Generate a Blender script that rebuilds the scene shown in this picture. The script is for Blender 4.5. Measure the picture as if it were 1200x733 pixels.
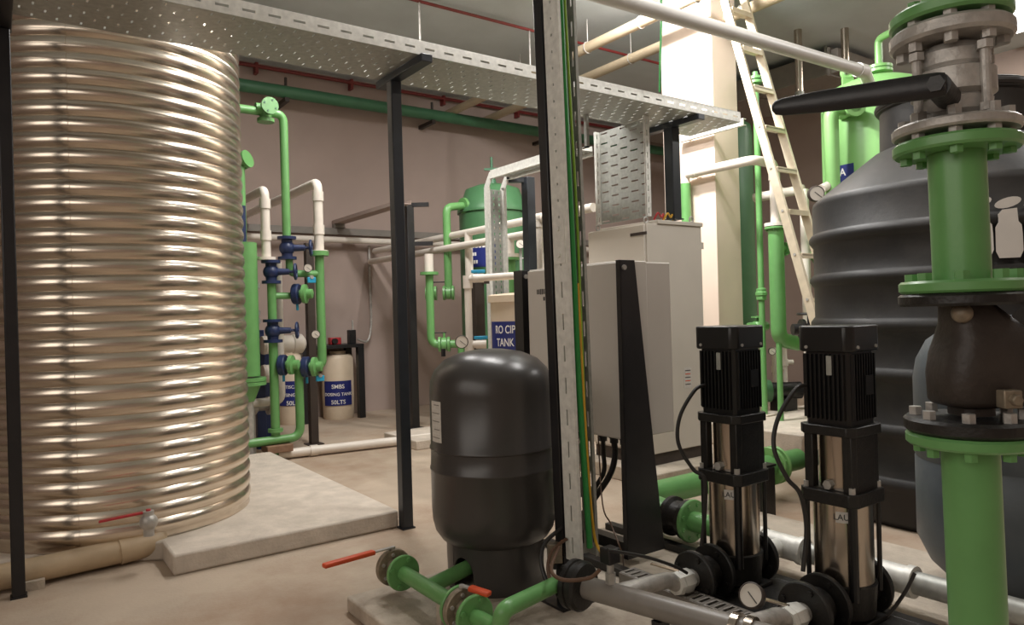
import bpy, math, random
from mathutils import Vector as V, Matrix
random.seed(4)
S = bpy.context.scene
for o in list(bpy.data.objects):
    bpy.data.objects.remove(o)
COL = S.collection
PI = math.pi

# ------------------------------------------------------------------ camera, world, lights
F, CX, CY, H = 840.0, 600.0, 366.5, 1.45
TH = math.atan(.028)
YAW = math.atan2(.8125, .583)
cam_d = bpy.data.cameras.new('camera')
cam_d.sensor_width = 36.0
cam_d.lens = 36.0 * F / 1200.0
cam_d.clip_start = .05
cam = bpy.data.objects.new('camera', cam_d)
COL.objects.link(cam)
cam.matrix_world = Matrix.Translation((0, 0, H)) @ Matrix.Rotation(YAW - PI / 2, 4, 'Z') @ Matrix.Rotation(PI / 2, 4, 'X') @ Matrix.Rotation(-TH, 4, 'Z')
S.camera = cam

S.view_settings.view_transform = 'Standard'
S.view_settings.look = 'None'
S.view_settings.gamma = 1.0
S.view_settings.use_curve_mapping = False
S.view_settings.exposure = -0.12

w = bpy.data.worlds.new('world')
S.world = w
w.use_nodes = True
w.node_tree.nodes['Background'].inputs[0].default_value = (.9, .85, .8, 1)
w.node_tree.nodes['Background'].inputs[1].default_value = .05


def area(name, loc, rot, sx, sy, power, col):
    d = bpy.data.lights.new(name, 'AREA')
    d.shape = 'RECTANGLE'
    d.size, d.size_y = sx, sy
    d.energy = power
    d.color = col
    o = bpy.data.objects.new(name, d)
    COL.objects.link(o)
    o.location = loc
    o.rotation_euler = rot
    return o


WARM = (1.0, .93, .85)
COOL = (1.0, .97, .94)
# ceiling lamps of the plant room, plus added fill lights
area('flood_light', (5.0, 4.95, 4.9), (0, math.radians(-52), 0), .2, .5, 235, COOL)
area('batten_light', (3.0, 5.3, 4.98), (0, 0, 0), .4, 4.0, 240, COOL)
area('batten_light', (4.3, 2.3, 4.98), (0, 0, 0), .25, 1.5, 80, COOL)
area('batten_light', (4.9, -1.2, 4.98), (0, 0, 0), 1.3, .16, 25, WARM)  # weak front fill, added to lift the near faces
area('side_fill', (-3.4, .2, 3.1), (0, math.radians(-88), 0), 2.4, 6.2, 105, WARM)  # added fill by the left wall for left-facing sides; no doorway there
area('batten_light', (8.8, 1.2, 4.98), (0, 0, 0), 1.3, .16, 150, COOL)

# ------------------------------------------------------------------ picture point -> place
RX, RY = math.sin(YAW), -math.cos(YAW)
FX, FY = math.cos(YAW), math.sin(YAW)


def ray(px, py):
    X, Yu = px - CX, CY - py
    c, s = math.cos(TH), math.sin(TH)
    a, b = (X * c + Yu * s) / F, (-X * s + Yu * c) / F
    return V((RX * a + FX, RY * a + FY, b))


O3 = V((0, 0, H))


def W(px, py, d): return O3 + ray(px, py) * d
def G(px, py, z=0.):
    r = ray(px, py); return O3 + r * ((z - H) / r.z)
def XP(px, py, x):
    r = ray(px, py); return O3 + r * (x / r.x)
def YP(px, py, y):
    r = ray(px, py); return O3 + r * (y / r.y)


# ------------------------------------------------------------------ materials
def lin(c):
    return tuple(((v / 255) / 12.92 if v / 255 <= .04045 else ((v / 255 + .055) / 1.055) ** 2.4) for v in c)


def mat(name, rgb, rough=.5, metal=0., var=.12, scale=6., bump=0., bscale=40., spec=.5, stain=None, stain_amt=.5, aniso=None, coat=0.):
    m = bpy.data.materials.new(name)
    m.use_nodes = True
    nt = m.node_tree
    b = nt.nodes['Principled BSDF']
    c = lin(rgb)
    tc = nt.nodes.new('ShaderNodeTexCoord')
    src = tc.outputs['Object']
    if aniso:
        mp = nt.nodes.new('ShaderNodeMapping')
        mp.inputs['Scale'].default_value = aniso
        nt.links.new(src, mp.inputs[0])
        src = mp.outputs[0]
    n = nt.nodes.new('ShaderNodeTexNoise')
    n.inputs['Scale'].default_value = scale
    n.inputs['Detail'].default_value = 5
    nt.links.new(src, n.inputs['Vector'])
    r = nt.nodes.new('ShaderNodeValToRGB')
    r.color_ramp.elements[0].position = .3
    r.color_ramp.elements[1].position = .7
    r.color_ramp.elements[0].color = (*[v * (1 - var) for v in c], 1)
    r.color_ramp.elements[1].color = (*[min(1, v * (1 + var)) for v in c], 1)
    nt.links.new(n.outputs[0], r.inputs[0])
    outc = r.outputs[0]
    if stain:
        n2 = nt.nodes.new('ShaderNodeTexNoise')
        n2.inputs['Scale'].default_value = scale * .35
        n2.inputs['Detail'].default_value = 8
        n2.inputs['Roughness'].default_value = .65
        nt.links.new(tc.outputs['Object'], n2.inputs['Vector'])
        r2 = nt.nodes.new('ShaderNodeValToRGB')
        r2.color_ramp.elements[0].position = .48
        r2.color_ramp.elements[1].position = .66
        r2.color_ramp.elements[1].color = (stain_amt,) * 3 + (1,)
        nt.links.new(n2.outputs[0], r2.inputs[0])
        mx = nt.nodes.new('ShaderNodeMix')
        mx.data_type = 'RGBA'
        nt.links.new(r2.outputs[0], mx.inputs[0])
        nt.links.new(outc, mx.inputs[6])
        mx.inputs[7].default_value = (*lin(stain), 1)
        outc = mx.outputs[2]
    nt.links.new(outc, b.inputs['Base Color'])
    b.inputs['Roughness'].default_value = rough
    b.inputs['Metallic'].default_value = metal
    b.inputs['Specular IOR Level'].default_value = spec
    b.inputs['Coat Weight'].default_value = coat
    if bump:
        nb = nt.nodes.new('ShaderNodeTexNoise')
        nb.inputs['Scale'].default_value = bscale
        nb.inputs['Detail'].default_value = 6
        nt.links.new(src, nb.inputs['Vector'])
        bm = nt.nodes.new('ShaderNodeBump')
        bm.inputs['Strength'].default_value = bump
        bm.inputs['Distance'].default_value = .02
        nt.links.new(nb.outputs[0], bm.inputs['Height'])
        nt.links.new(bm.outputs[0], b.inputs['Normal'])
    return m


def emit(name, rgb, st):
    m = bpy.data.materials.new(name)
    m.use_nodes = True
    b = m.node_tree.nodes['Principled BSDF']
    b.inputs['Base Color'].default_value = (*lin(rgb), 1)
    b.inputs['Emission Color'].default_value = (*lin(rgb), 1)
    b.inputs['Emission Strength'].default_value = st
    return m


M = {}
M['floor'] = mat('concrete_floor', (178, 161, 142), .75, var=.1, scale=2.2, bump=.15, bscale=60, stain=(146, 116, 92), stain_amt=.7)
M['wall'] = mat('painted_wall', (168, 150, 141), .85, var=.04, scale=2, bump=.06, bscale=90)
M['ceiling'] = mat('concrete_ceiling', (192, 200, 202), .9, var=.06, scale=2, bump=.1, bscale=30)
M['column'] = mat('column_plaster', (224, 204, 188), .85, var=.03, scale=3, bump=.05, bscale=80)
M['plinth'] = mat('plinth_concrete', (200, 188, 174), .85, var=.12, scale=7, bump=.3, bscale=45, stain=(170, 160, 146), stain_amt=.6)
M['plinth_grey'] = mat('plinth_grey_concrete', (188, 176, 160), .85, var=.12, scale=7, bump=.3, bscale=45, stain=(130, 112, 95), stain_amt=.6)
M['silo'] = mat('corrugated_steel', (222, 210, 194), .24, .95, var=.1, scale=5, aniso=(1, 1, 12))
M['galv'] = mat('galvanised_steel', (168, 169, 163), .45, .4, var=.14, scale=30)
M['galv_lt'] = mat('galvanised_bright', (224, 223, 216), .45, .2, var=.12, scale=30)
M['steel'] = mat('stainless_steel', (190, 178, 164), .22, 1., var=.08, scale=8, aniso=(1, 1, .15))
M['cast'] = mat('cast_steel', (176, 172, 166), .38, .25, var=.2, scale=25, bump=.15, bscale=90)
M['dirty'] = mat('worn_steel_disc', (140, 128, 110), .5, .35, var=.3, scale=30, bump=.1, bscale=60)
M['green'] = mat('green_paint', (104, 158, 94), .33, var=.07, scale=8, bump=.03, bscale=70)
M['green_d'] = mat('green_paint_deep', (72, 116, 78), .4, var=.07, scale=6)
M['green_p'] = mat('green_paint_pipe', (60, 106, 76), .45, var=.08, scale=6)
M['green_l'] = mat('green_paint_light', (132, 184, 112), .35, var=.06, scale=5)
M['black'] = mat('black_paint', (30, 29, 31), .38, var=.15, scale=12, bump=.04, bscale=60)
M['black_b'] = mat('blue_black_paint', (36, 40, 46), .36, var=.15, scale=12)
M['iron'] = mat('black_cast_iron', (28, 26, 24), .42, var=.25, scale=20, bump=.12, bscale=80)
M['motor'] = mat('black_motor_enamel', (26, 25, 25), .34, var=.12, scale=15)
M['rubber'] = mat('black_rubber', (24, 23, 23), .6, var=.2, scale=20)
M['valve_br'] = mat('dark_brown_iron', (52, 45, 40), .5, var=.2, scale=14, bump=.15, bscale=50)
M['brown'] = mat('brown_black_paint', (52, 42, 36), .5, var=.15, scale=10)
M['vessel'] = mat('charcoal_enamel', (64, 61, 59), .3, var=.05, scale=4, bump=.02, bscale=50)
M['vessel_b'] = mat('bluish_grey_shell', (78, 86, 92), .45, var=.12, scale=9, bump=.05, bscale=30, stain=(88, 92, 94), stain_amt=.35)
M['tank'] = mat('black_polyethylene', (34, 33, 33), .5, var=.15, scale=5, bump=.05, bscale=25, stain=(66, 62, 58), stain_amt=.45)
M['cream'] = mat('cream_plastic', (214, 196, 172), .5, var=.05, scale=6)
M['pvc'] = mat('white_pvc', (222, 213, 202), .4, var=.05, scale=6)
M['beige'] = mat('beige_pvc', (186, 164, 134), .42, var=.1, scale=7, stain=(150, 128, 98), stain_amt=.4)
M['panel'] = mat('light_grey_powdercoat', (212, 206, 198), .42, var=.025, scale=3)
M['cab'] = mat('beige_grey_powdercoat', (204, 196, 184), .45, var=.03, scale=3)
M['dark'] = mat('dark_plinth_paint', (62, 52, 46), .6, var=.15, scale=10)
M['blue'] = mat('blue_valve_paint', (30, 44, 82), .4, var=.12, scale=15)
M['bluesign'] = mat('blue_sign', (30, 40, 110), .45, var=.04, scale=6)
M['cyan'] = mat('cyan_plastic', (40, 150, 190), .4, var=.05, scale=10)
M['white'] = mat('white_print', (232, 228, 222), .5, var=.03, scale=8)
M['paper'] = mat('label_paper', (205, 200, 192), .6, var=.1, scale=60)
M['ink'] = mat('dark_ink', (70, 68, 66), .6, var=.05, scale=10)
M['orange'] = mat('orange_grip', (214, 84, 46), .45, var=.08, scale=14)
M['red'] = mat('red_grip', (176, 44, 50), .45, var=.08, scale=14)
M['redpipe'] = mat('red_pipe_paint', (120, 44, 42), .5, var=.1, scale=8)
M['greypipe'] = mat('grey_pipe_paint', (128, 122, 115), .38, var=.08, scale=9)
M['conduit'] = mat('light_grey_pvc', (206, 203, 197), .4, var=.05, scale=5)
M['ceilpipe'] = mat('drab_beige_pvc', (176, 160, 134), .5, var=.06, scale=4)
M['ladder'] = mat('pale_aluminium', (216, 202, 178), .42, .25, var=.08, scale=14)
M['cable'] = mat('black_cable', (34, 31, 29), .5, var=.1, scale=20)
M['greenwire'] = mat('green_wire', (44, 132, 62), .45, var=.08, scale=20)
M['yelwire'] = mat('yellow_wire', (206, 158, 44), .45, var=.08, scale=20)
M['limewire'] = mat('lime_wire', (140, 178, 60), .45, var=.08, scale=20)
M['brownwire'] = mat('brown_cable', (92, 66, 48), .5, var=.1, scale=20)
M['wood'] = mat('brown_block', (134, 104, 82), .8, var=.15, scale=20, bump=.2, bscale=50)
M['dial'] = mat('gauge_dial', (214, 206, 194), .4, var=.03, scale=9)
M['lamp'] = emit('lamp_diffuser', (255, 250, 240), 9.0)


# ------------------------------------------------------------------ mesh builder
def frame(axis):
    a = V(axis).normalized()
    h = V((0, 0, 1)) if abs(a.z) < .9 else V((1, 0, 0))
    u = h.cross(a).normalized()
    return u, a.cross(u).normalized(), a


class MB:
    def __init__(s): s.v, s.f = [], []

    def add(s, vs, fs):
        k = len(s.v)
        s.v += [V(p) for p in vs]
        s.f += [tuple(i + k for i in f) for f in fs]
        return s

    def obox(s, c, ux, uy, uz, sx, sy, sz):
        c, ux, uy, uz = V(c), V(ux), V(uy), V(uz)
        P = [c + ux * (sx / 2 * i) + uy * (sy / 2 * j) + uz * (sz / 2 * k) for k in (-1, 1) for j in (-1, 1) for i in (-1, 1)]
        return s.add(P, [(0, 2, 3, 1), (4, 5, 7, 6), (0, 1, 5, 4), (1, 3, 7, 5), (3, 2, 6, 7), (2, 0, 4, 6)])

    def box(s, p, q):
        p, q = V(p), V(q)
        return s.obox((p + q) / 2, (1, 0, 0), (0, 1, 0), (0, 0, 1), abs(q.x - p.x), abs(q.y - p.y), abs(q.z - p.z))

    def bar(s, p, q, wd, th, side=(0, 0, 1)):
        p, q = V(p), V(q)
        a = (q - p).normalized()
        u = V(side) - a * V(side).dot(a)
        u = u.normalized() if u.length > 1e-5 else frame(a)[0]
        t = a.cross(u)
        return s.obox((p + q) / 2, t, u, a, wd, th, (q - p).length)

    def rings(s, rings, caps=True, closed=False):
        n = len(rings[0])
        k = len(s.v)
        for r in rings: s.v += [V(p) for p in r]
        m = len(rings)
        for i in range(m if closed else m - 1):
            a, b = k + i * n, k + ((i + 1) % m) * n
            for j in range(n):
                s.f.append((a + j, a + (j + 1) % n, b + (j + 1) % n, b + j))
        if caps and not closed:
            s.f.append(tuple(k + j for j in range(n))[::-1])
            s.f.append(tuple(k + (m - 1) * n + j for j in range(n)))
        return s

    def cyl(s, p, q, r, r2=None, n=24):
        p, q = V(p), V(q)
        r2 = r if r2 is None else r2
        u, v, a = frame(q - p)
        C = [(math.cos(2 * PI * j / n), math.sin(2 * PI * j / n)) for j in range(n)]
        return s.rings([[p + (u * x + v * y) * r for x, y in C], [q + (u * x + v * y) * r2 for x, y in C]])

    def lathe(s, prof, c, axis=(0, 0, 1), n=48):
        c = V(c)
        u, v, a = frame(axis)
        if abs(a.z) > .99: u, v = V((1, 0, 0)), V((0, a.z, 0))
        C = [(math.cos(2 * PI * j / n), math.sin(2 * PI * j / n)) for j in range(n)]
        return s.rings([[c + a * z + (u * x + v * y) * max(r, 1e-4) for x, y in C] for r, z in prof])

    def tube(s, pts, r, n=14, bend=0.):
        P = [V(p) for p in pts]
        if bend:
            Q = [P[0]]
            for i in range(1, len(P) - 1):
                a, b = (P[i - 1] - P[i]), (P[i + 1] - P[i])
                k = min(bend, a.length * .49, b.length * .49)
                A, B = P[i] + a.normalized() * k, P[i] + b.normalized() * k
                for t in range(9):
                    t /= 8
                    Q.append(A * (1 - t) ** 2 + P[i] * 2 * t * (1 - t) + B * t * t)
            Q.append(P[-1])
            P = Q
        u = None
        R = []
        for i, p in enumerate(P):
            a = (P[min(i + 1, len(P) - 1)] - P[max(i - 1, 0)]).normalized()
            if u is None: u = frame(a)[0]
            u = (u - a * u.dot(a)).normalized()
            v = a.cross(u)
            R.append([p + (u * math.cos(2 * PI * j / n) + v * math.sin(2 * PI * j / n)) * r for j in range(n)])
        return s.rings(R)

    def smooth_tube(s, pts, r, n=10, sub=8):
        P = [V(p) for p in pts]
        Q = []
        for i in range(len(P) - 1):
            p0, p1, p2, p3 = P[max(i - 1, 0)], P[i], P[i + 1], P[min(i + 2, len(P) - 1)]
            for t in range(sub):
                t /= sub
                Q.append(.5 * ((2 * p1) + (p2 - p0) * t + (2 * p0 - 5 * p1 + 4 * p2 - p3) * t * t + (3 * p1 - p0 - 3 * p2 + p3) * t ** 3))
        Q.append(P[-1])
        return s.tube(Q, r, n)

    def torus(s, c, axis, R, r, n=28, m=8):
        u, v, a = frame(axis)
        c = V(c)
        rs = []
        for i in range(n):
            d = u * math.cos(2 * PI * i / n) + v * math.sin(2 * PI * i / n)
            rs.append([c + d * (R + r * math.cos(2 * PI * j / m)) + a * (r * math.sin(2 * PI * j / m)) for j in range(m)])
        return s.rings(rs, closed=True)

    def prism(s, poly, o, ux, uy, depth):
        o, ux, uy, dp = V(o), V(ux), V(uy), V(depth)
        A = [o + ux * x + uy * y for x, y in poly]
        n = len(A)
        s.add(A + [p + dp for p in A], [tuple(range(n))[::-1], tuple(range(n, 2 * n))] + [(j, (j + 1) % n, n + (j + 1) % n, n + j) for j in range(n)])
        return s

    def slots(s, o, U, Vv, L, Wd, nu, nv, su, sv, stag=False):
        """a sheet L x Wd with nu x nv slotted holes (open geometry; thickness by solidify)"""
        o, U, Vv = V(o), V(U).normalized(), V(Vv).normalized()
        du, dv = L / nu, Wd / nv
        for j in range(nv):
            for i in range(nu):
                x0, y0 = i * du, j * dv
                hx, hy = du * (1 - su) / 2, dv * (1 - sv) / 2
                o4 = [(x0, y0), (x0 + du, y0), (x0 + du, y0 + dv), (x0, y0 + dv)]
                i4 = [(x0 + hx, y0 + hy), (x0 + du - hx, y0 + hy), (x0 + du - hx, y0 + dv - hy), (x0 + hx, y0 + dv - hy)]
                if stag and (i + j) % 2:
                    s.add([o + U * x + Vv * y for x, y in o4], [(0, 1, 2, 3)])
                else:
                    s.add([o + U * x + Vv * y for x, y in o4 + i4], [(0, 1, 5, 4), (1, 2, 6, 5), (2, 3, 7, 6), (3, 0, 4, 7)])
        return s

    def sphere(s, c, r, n=20, sc=(1, 1, 1)):
        c = V(c)
        rs = []
        for i in range(1, 12):
            t = PI * i / 12
            rs.append([c + V((r * sc[0] * math.sin(t) * math.cos(2 * PI * j / n), r * sc[1] * math.sin(t) * math.sin(2 * PI * j / n), -r * sc[2] * math.cos(t))) for j in range(n)])
        return s.rings(rs)


ORG = {}


def obj(name, mb, m, parent=None, bevel=0., solid=0., sharp=34):
    me = bpy.data.meshes.new(name)
    if parent is not None:
        org = ORG[parent.name]
    else:
        xs = [p.x for p in mb.v]; ys = [p.y for p in mb.v]; zs = [p.z for p in mb.v]
        org = V(((min(xs) + max(xs)) / 2, (min(ys) + max(ys)) / 2, min(zs)))
    me.from_pydata([tuple(p - org) for p in mb.v], [], mb.f)
    me.materials.append(m)
    me.update()
    for p in me.polygons: p.use_smooth = sharp > 2
    if sharp > 2: me.set_sharp_from_angle(angle=math.radians(sharp))
    o = bpy.data.objects.new(name, me)
    COL.objects.link(o)
    if parent is not None:
        o.parent = parent
    else:
        o.location = org
    ORG[o.name] = org
    if solid:
        md = o.modifiers.new('thickness', 'SOLIDIFY'); md.thickness = solid; md.offset = 0
    if bevel:
        md = o.modifiers.new('bevel', 'BEVEL'); md.width = bevel; md.segments = 2; md.limit_method = 'ANGLE'; md.angle_limit = math.radians(40)
    return o


def tag(o, label, cat, group=None):
    o['label'] = label
    o['category'] = cat
    if group: o['group'] = group
    return o


def thing(name, label, cat, loc, group=None):
    o = bpy.data.objects.new(name, None)
    COL.objects.link(o)
    o.empty_display_size = .1
    o.location = loc
    ORG[o.name] = V(loc)
    return tag(o, label, cat, group)


def struct(name, mb, m, bevel=0.):
    o = obj(name, mb, m, bevel=bevel)
    o['kind'] = 'structure'
    return o


def copy_tree(o, parent=None):
    c = o.copy()
    COL.objects.link(c)
    ORG[c.name] = ORG[o.name]
    if parent is not None: c.parent = parent
    for ch in list(o.children): copy_tree(ch, c)
    return c


def bolts(parent, c, axis, R, nb, rb, hb, m, phase=.39):
    u, v, a = frame(axis)
    for k in range(nb):
        t = 2 * PI * k / nb + phase
        p = V(c) + (u * math.cos(t) + v * math.sin(t)) * R
        obj('bolt', MB().cyl(p - a * hb, p + a * hb, rb, n=6), m, parent)


def flange(parent, c, axis, R, t, m, nb=0, rb=.009, hb=None, name='flange', bm=None):
    a = V(axis).normalized()
    e = min(t * .2, R * .06)
    f = obj(name, MB().lathe([(R * .3, -t / 2), (R - e, -t / 2), (R, -t / 2 + e), (R, t / 2 - e), (R - e, t / 2), (R * .3, t / 2)], c, a, 36), m, parent)
    if nb: bolts(f, c, a, R * .78, nb, rb, hb or t * .9, bm or m)
    return f


def text(parent, name, s, c, right, up, size, m, wrap=None, depth=.001, sx=1.):
    cu = bpy.data.curves.new(name, 'FONT')
    cu.body = s
    cu.size = size
    cu.align_x = 'CENTER'
    cu.align_y = 'CENTER'
    cu.extrude = depth
    cu.offset = size * .012
    t = bpy.data.objects.new('tmp_text', cu)
    COL.objects.link(t)
    dg = bpy.context.evaluated_depsgraph_get()
    me = bpy.data.meshes.new_from_object(t.evaluated_get(dg))
    right, up, c = V(right).normalized(), V(up).normalized(), V(c)
    nrm = right.cross(up)
    mb = MB()
    vs = []
    for q in me.vertices:
        x, y, z = q.co.x * sx, q.co.y, q.co.z
        if wrap is not None:
            ax, r = wrap
            base = V((ax.x, ax.y, c.z))
            ang0 = math.atan2(c.y - ax.y, c.x - ax.x)
            ang = ang0 + x / r
            vs.append(base + V((math.cos(ang), math.sin(ang), 0)) * (r + z) + V((0, 0, y)))
        else:
            vs.append(c + right * x + up * y + nrm * z)
    mb.add(vs, [tuple(p.vertices) for p in me.polygons])
    bpy.data.objects.remove(t)
    bpy.data.curves.remove(cu)
    bpy.data.meshes.remove(me)
    return obj(name, mb, m, parent)


def patch(ax, r, ang0, ang1, z0, z1, t=.003, n=14):
    """a curved sheet wrapped on a vertical cylinder"""
    mb = MB()
    rs = []
    for i in range(n + 1):
        a = ang0 + (ang1 - ang0) * i / n
        d = V((math.cos(a), math.sin(a), 0))
        b = V((ax[0], ax[1], 0))
        rs.append([b + d * r + V((0, 0, z0)), b + d * (r + t) + V((0, 0, z0)), b + d * (r + t) + V((0, 0, z1)), b + d * r + V((0, 0, z1))])
    return mb.rings(rs)


def gauge(label, c, face, R, stem, m_rim=None, group=None):
    """pressure gauge: c centre of the dial, face = direction it looks, stem = point it screws into"""
    f = V(face).normalized()
    c, stem = V(c), V(stem)
    g = thing('pressure_gauge', label, 'gauge', stem, group)
    obj('case', MB().lathe([(R * .4, -R * .7), (R * .95, -R * .6), (R, -R * .1), (R, R * .05), (R * .9, R * .12), (R * .88, R * .02)], c, f, 28), m_rim or M['dark'], g)
    obj('dial', MB().cyl(c - f * R * .05, c + f * R * .04, R * .88, n=28), M['dial'], g)
    u, v, a = frame(f)
    obj('needle', MB().bar(c + f * R * .08 - u * R * .25 + v * R * .2, c + f * R * .08 + u * R * .6 - v * R * .5, R * .08, R * .03, f), M['ink'], g)
    obj('stem', MB().cyl(stem, c - f * R * .3, R * .18, n=10), m_rim or M['cast'], g)
    return g


# ------------------------------------------------------------------ the setting
X0, X1, Y0, Y1, ZC = -3.5, 12.0, -3.2, 10.2, 5.05
struct('floor', MB().box((X0, Y0, -.12), (X1, Y1, 0)), M['floor'])
struct('ceiling', MB().box((X0, Y0, ZC), (X1, Y1, ZC + .15)), M['ceiling'])
struct('wall_back', MB().box((X0, Y1, 0), (X1, Y1 + .2, ZC)), M['wall'])
struct('wall_right', MB().box((X1, Y0, 0), (X1 + .2, Y1 + .2, ZC)), M['wall'])
struct('wall_left', MB().box((X0 - .2, Y0, 0), (X0, Y1 + .2, ZC)), M['wall'])
struct('wall_front', MB().box((X0, Y0 - .2, 0), (X1, Y0, ZC)), M['wall'])
cz = .0
struct('column', MB().box((6.47, 5.1, cz), (6.9, 5.84, ZC)), M['column'], .008)
pz = YP(300, 262, 10.05).z
struct('trim_1', MB().box((X0, 10.12, pz - .1), (X1, Y1, pz)), M['greypipe'], .005)  # ledge coloured darker than the wall, standing in for the shadow line

# plinths
PT = .12
struct('plinth_under_corrugated_tank', MB().prism([(-1.6, 5.02), (.40, 5.02), (.62, 4.90), (.78, 4.80), (.78, 4.46), (2.2, 4.46), (2.2, 7.3), (-1.6, 7.3)], (0, 0, 0), (1, 0, 0), (0, 1, 0), (0, 0, PT)), M['plinth'], .015)
VP_Z = .08
struct('plinth_under_pumps', MB().box((1.36, -1.2, 0), (4.1, 3.36, VP_Z)), M['plinth_grey'], .012)
struct('plinth_under_cabinet', MB().box((4.25, 4.0, 0), (5.5, 5.2, .12)), M['plinth_grey'], .01)
struct('plinth_behind_pumps', MB().box((6.1, 3.9, 0), (8.6, 5.05, .22)), M['plinth'], .012)

# ------------------------------------------------------------------ corrugated tank
SC = V((.67, 5.70, PT))
SR, SH = .86, 3.46
t = thing('corrugated_tank', 'tall corrugated stainless steel tank standing on the white concrete plinth', 'tank', SC)
prof = [(.02, .0), (SR - .01, .0)]
pitch = .0938
nr = int((SH - .1) / pitch)
for i in range(nr):
    for k in range(10):
        ph = k / 10
        prof.append((SR - .018 + .018 * abs(math.sin(PI * ph)) ** .85 * 1.0 + .0, .03 + (i + ph) * pitch))
zt = .03 + nr * pitch
prof += [(SR - .018, zt), (SR - .004, zt + .02), (SR - .02, zt + .05), (SR - .09, zt + .075), (.02, zt + .14)]
obj('shell', MB().lathe(prof, SC, n=128), M['silo'], t, sharp=60)
for px in (92,):
    d = (W(px, 400, 4.3) - V((SC.x, SC.y, W(px, 400, 4.3).z)))
    a0 = math.atan2(d.y, d.x)
    mb = MB()
    rs = []
    for r, z in prof[2:-4]:
        rs.append([SC + V((math.cos(a0 + q) * (r + e), math.sin(a0 + q) * (r + e), z)) for q, e in ((-.014, -.002), (-.014, .0035), (.014, .0035), (.014, -.002))])
    obj('seam', mb.rings(rs), M['silo'], t, sharp=60)

# beige drain pipe and its red lever valve in front of the tank
bp1 = G(190, 636, .085)
bp0 = G(-60, 690, .085)
ax = (bp0 - bp1).normalized()
tin = V((SC.x, SC.y, 0)) - V((bp1.x - .12, bp1.y, 0))
tdir = tin.normalized()
t = thing('drain_pipe', 'thick beige plastic pipe on the floor in front of the corrugated tank', 'pipe', (bp1.x, bp1.y, 0))
obj('pipe', MB().tube([bp0, bp1 + ax * .16], .07, 20), M['beige'], t)
sk = V((SC.x, SC.y, 0)) - tdir * (SR - .2)
e_up = V((bp1.x, bp1.y, .10))
obj('elbow', MB().tube([bp1 + ax * .24, e_up, V((sk.x + .05, sk.y, .21))], .078, 20, bend=.2), M['beige'], t)
obj('pipe_support', MB().box((bp0.x + .3, bp0.y - .06, 0), (bp0.x + .42, bp0.y + .06, .05)), M['plinth_grey'], t)
vc = W(174, 606, 4.2)
v = thing('ball_valve', 'small drain valve with a long red lever at the foot of the corrugated tank', 'valve', vc)
obj('valve_body', MB().cyl(vc + V((0, 0, -.11)), vc + V((0, 0, .035)), .03).sphere(vc - V((0, 0, .03)), .05), M['cast'], v)
obj('lever', MB().bar(vc + V((0, 0, .03)), W(116, 612, 4.12), .03, .012, (0, 0, 1)).cyl(vc + V((0, 0, .02)), vc + V((0, 0, .045)), .014, n=8), M['red'], v, .003)

# ------------------------------------------------------------------ overhead cable tray and posts
TZ, TY0, TY1 = 3.1, 4.0, 4.58
TX0, TX1 = -3.0, 5.45
t = thing('cable_tray', 'long perforated galvanised cable tray running overhead on the black posts', 'cable tray', ((TX0 + TX1) / 2, 4.29, TZ))
obj('tray_bed', MB().slots((TX0, TY0, TZ), (1, 0, 0), (0, 1, 0), TX1 - TX0, TY1 - TY0, 150, 7, .2, .5, True), M['galv'], t, solid=.004, sharp=1)
for yy, nm in ((TY0, 'side_flange'), (TY1, 'side_flange')):
    obj(nm, MB().slots((TX0, yy, TZ), (1, 0, 0), (0, 0, 1), TX1 - TX0, .085, 60, 1, .5, .17), M['galv_lt'], t, solid=.004, sharp=1)
    sgn = 1 if yy == TY0 else -1
    obj('flange_lip', MB().box((TX0, yy, TZ + .085), (TX1, yy + sgn * .022, TZ + .091)), M['galv_lt'], t)


def tpost(label, foot, w_, top, y0, y1, m, group, bar_z=None, base=0.):
    p = V((foot[0], foot[1], base))
    th = thing('support_post', label, 'post', p, group)
    obj('upright', MB().box((p.x - w_ / 2, p.y - w_ / 2, base), (p.x + w_ / 2, p.y + w_ / 2, top)), m, th, .006)
    obj('cross_bar', MB().box((p.x - .04, y0, top), (p.x + .04, y1, top + .05)), m, th, .005)
    obj('base_plate', MB().box((p.x - w_ * .62, p.y - w_ * .62, base), (p.x + w_ * .62, p.y + w_ * .62, base + .01)), m, th)
    return th


GP = 'black posts carrying the overhead cable tray'
f2 = G(476, 619)
tpost('black square post at the corner of the white plinth, carrying the overhead tray', (f2.x, f2.y), .076, TZ - .055, TY0 - .05, TY1 + .04, M['black_b'], GP)
f1 = G(22, 700)
tpost('black square post standing before the corrugated tank and beige pipe', (f1.x, f1.y), .062, TZ - .055, TY0 - .05, f1.y + .05, M['black'], GP)
CABT = 2.17
f3 = YP(788, 200, 4.32)
tpost('short black post standing on the beige cabinet below the tray end', (f3.x, f3.y), .1, TZ - .055, TY0 - .02, TY1 + .02, M['black_b'], GP, base=CABT + .06)

# perforated tray drop over the beige cabinet
t = thing('cable_tray', 'wide perforated tray hanging upright over the beige cabinet', 'cable tray', (4.56, 4.55, CABT + .07))
za, zb = CABT + .07, TZ - .01
obj('tray_bed', MB().slots((4.56, 4.27, za), (0, 0, 1), (0, 1, 0), zb - za, .62, 19, 5, .3, .7, True), M['galv'], t, solid=.004, sharp=1)
for yy in (4.27, 4.89):
    obj('side_flange', MB().slots((4.56, yy, za), (0, 0, 1), (-1, 0, 0), zb - za + (.1 if yy < 4.5 else 0), .06, 10, 1, .5, .2), M['galv_lt'], t, solid=.004, sharp=1)
    obj('flange_lip', MB().box((4.5, yy - .012, za), (4.506, yy + .012, zb)), M['galv_lt'], t)

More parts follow.
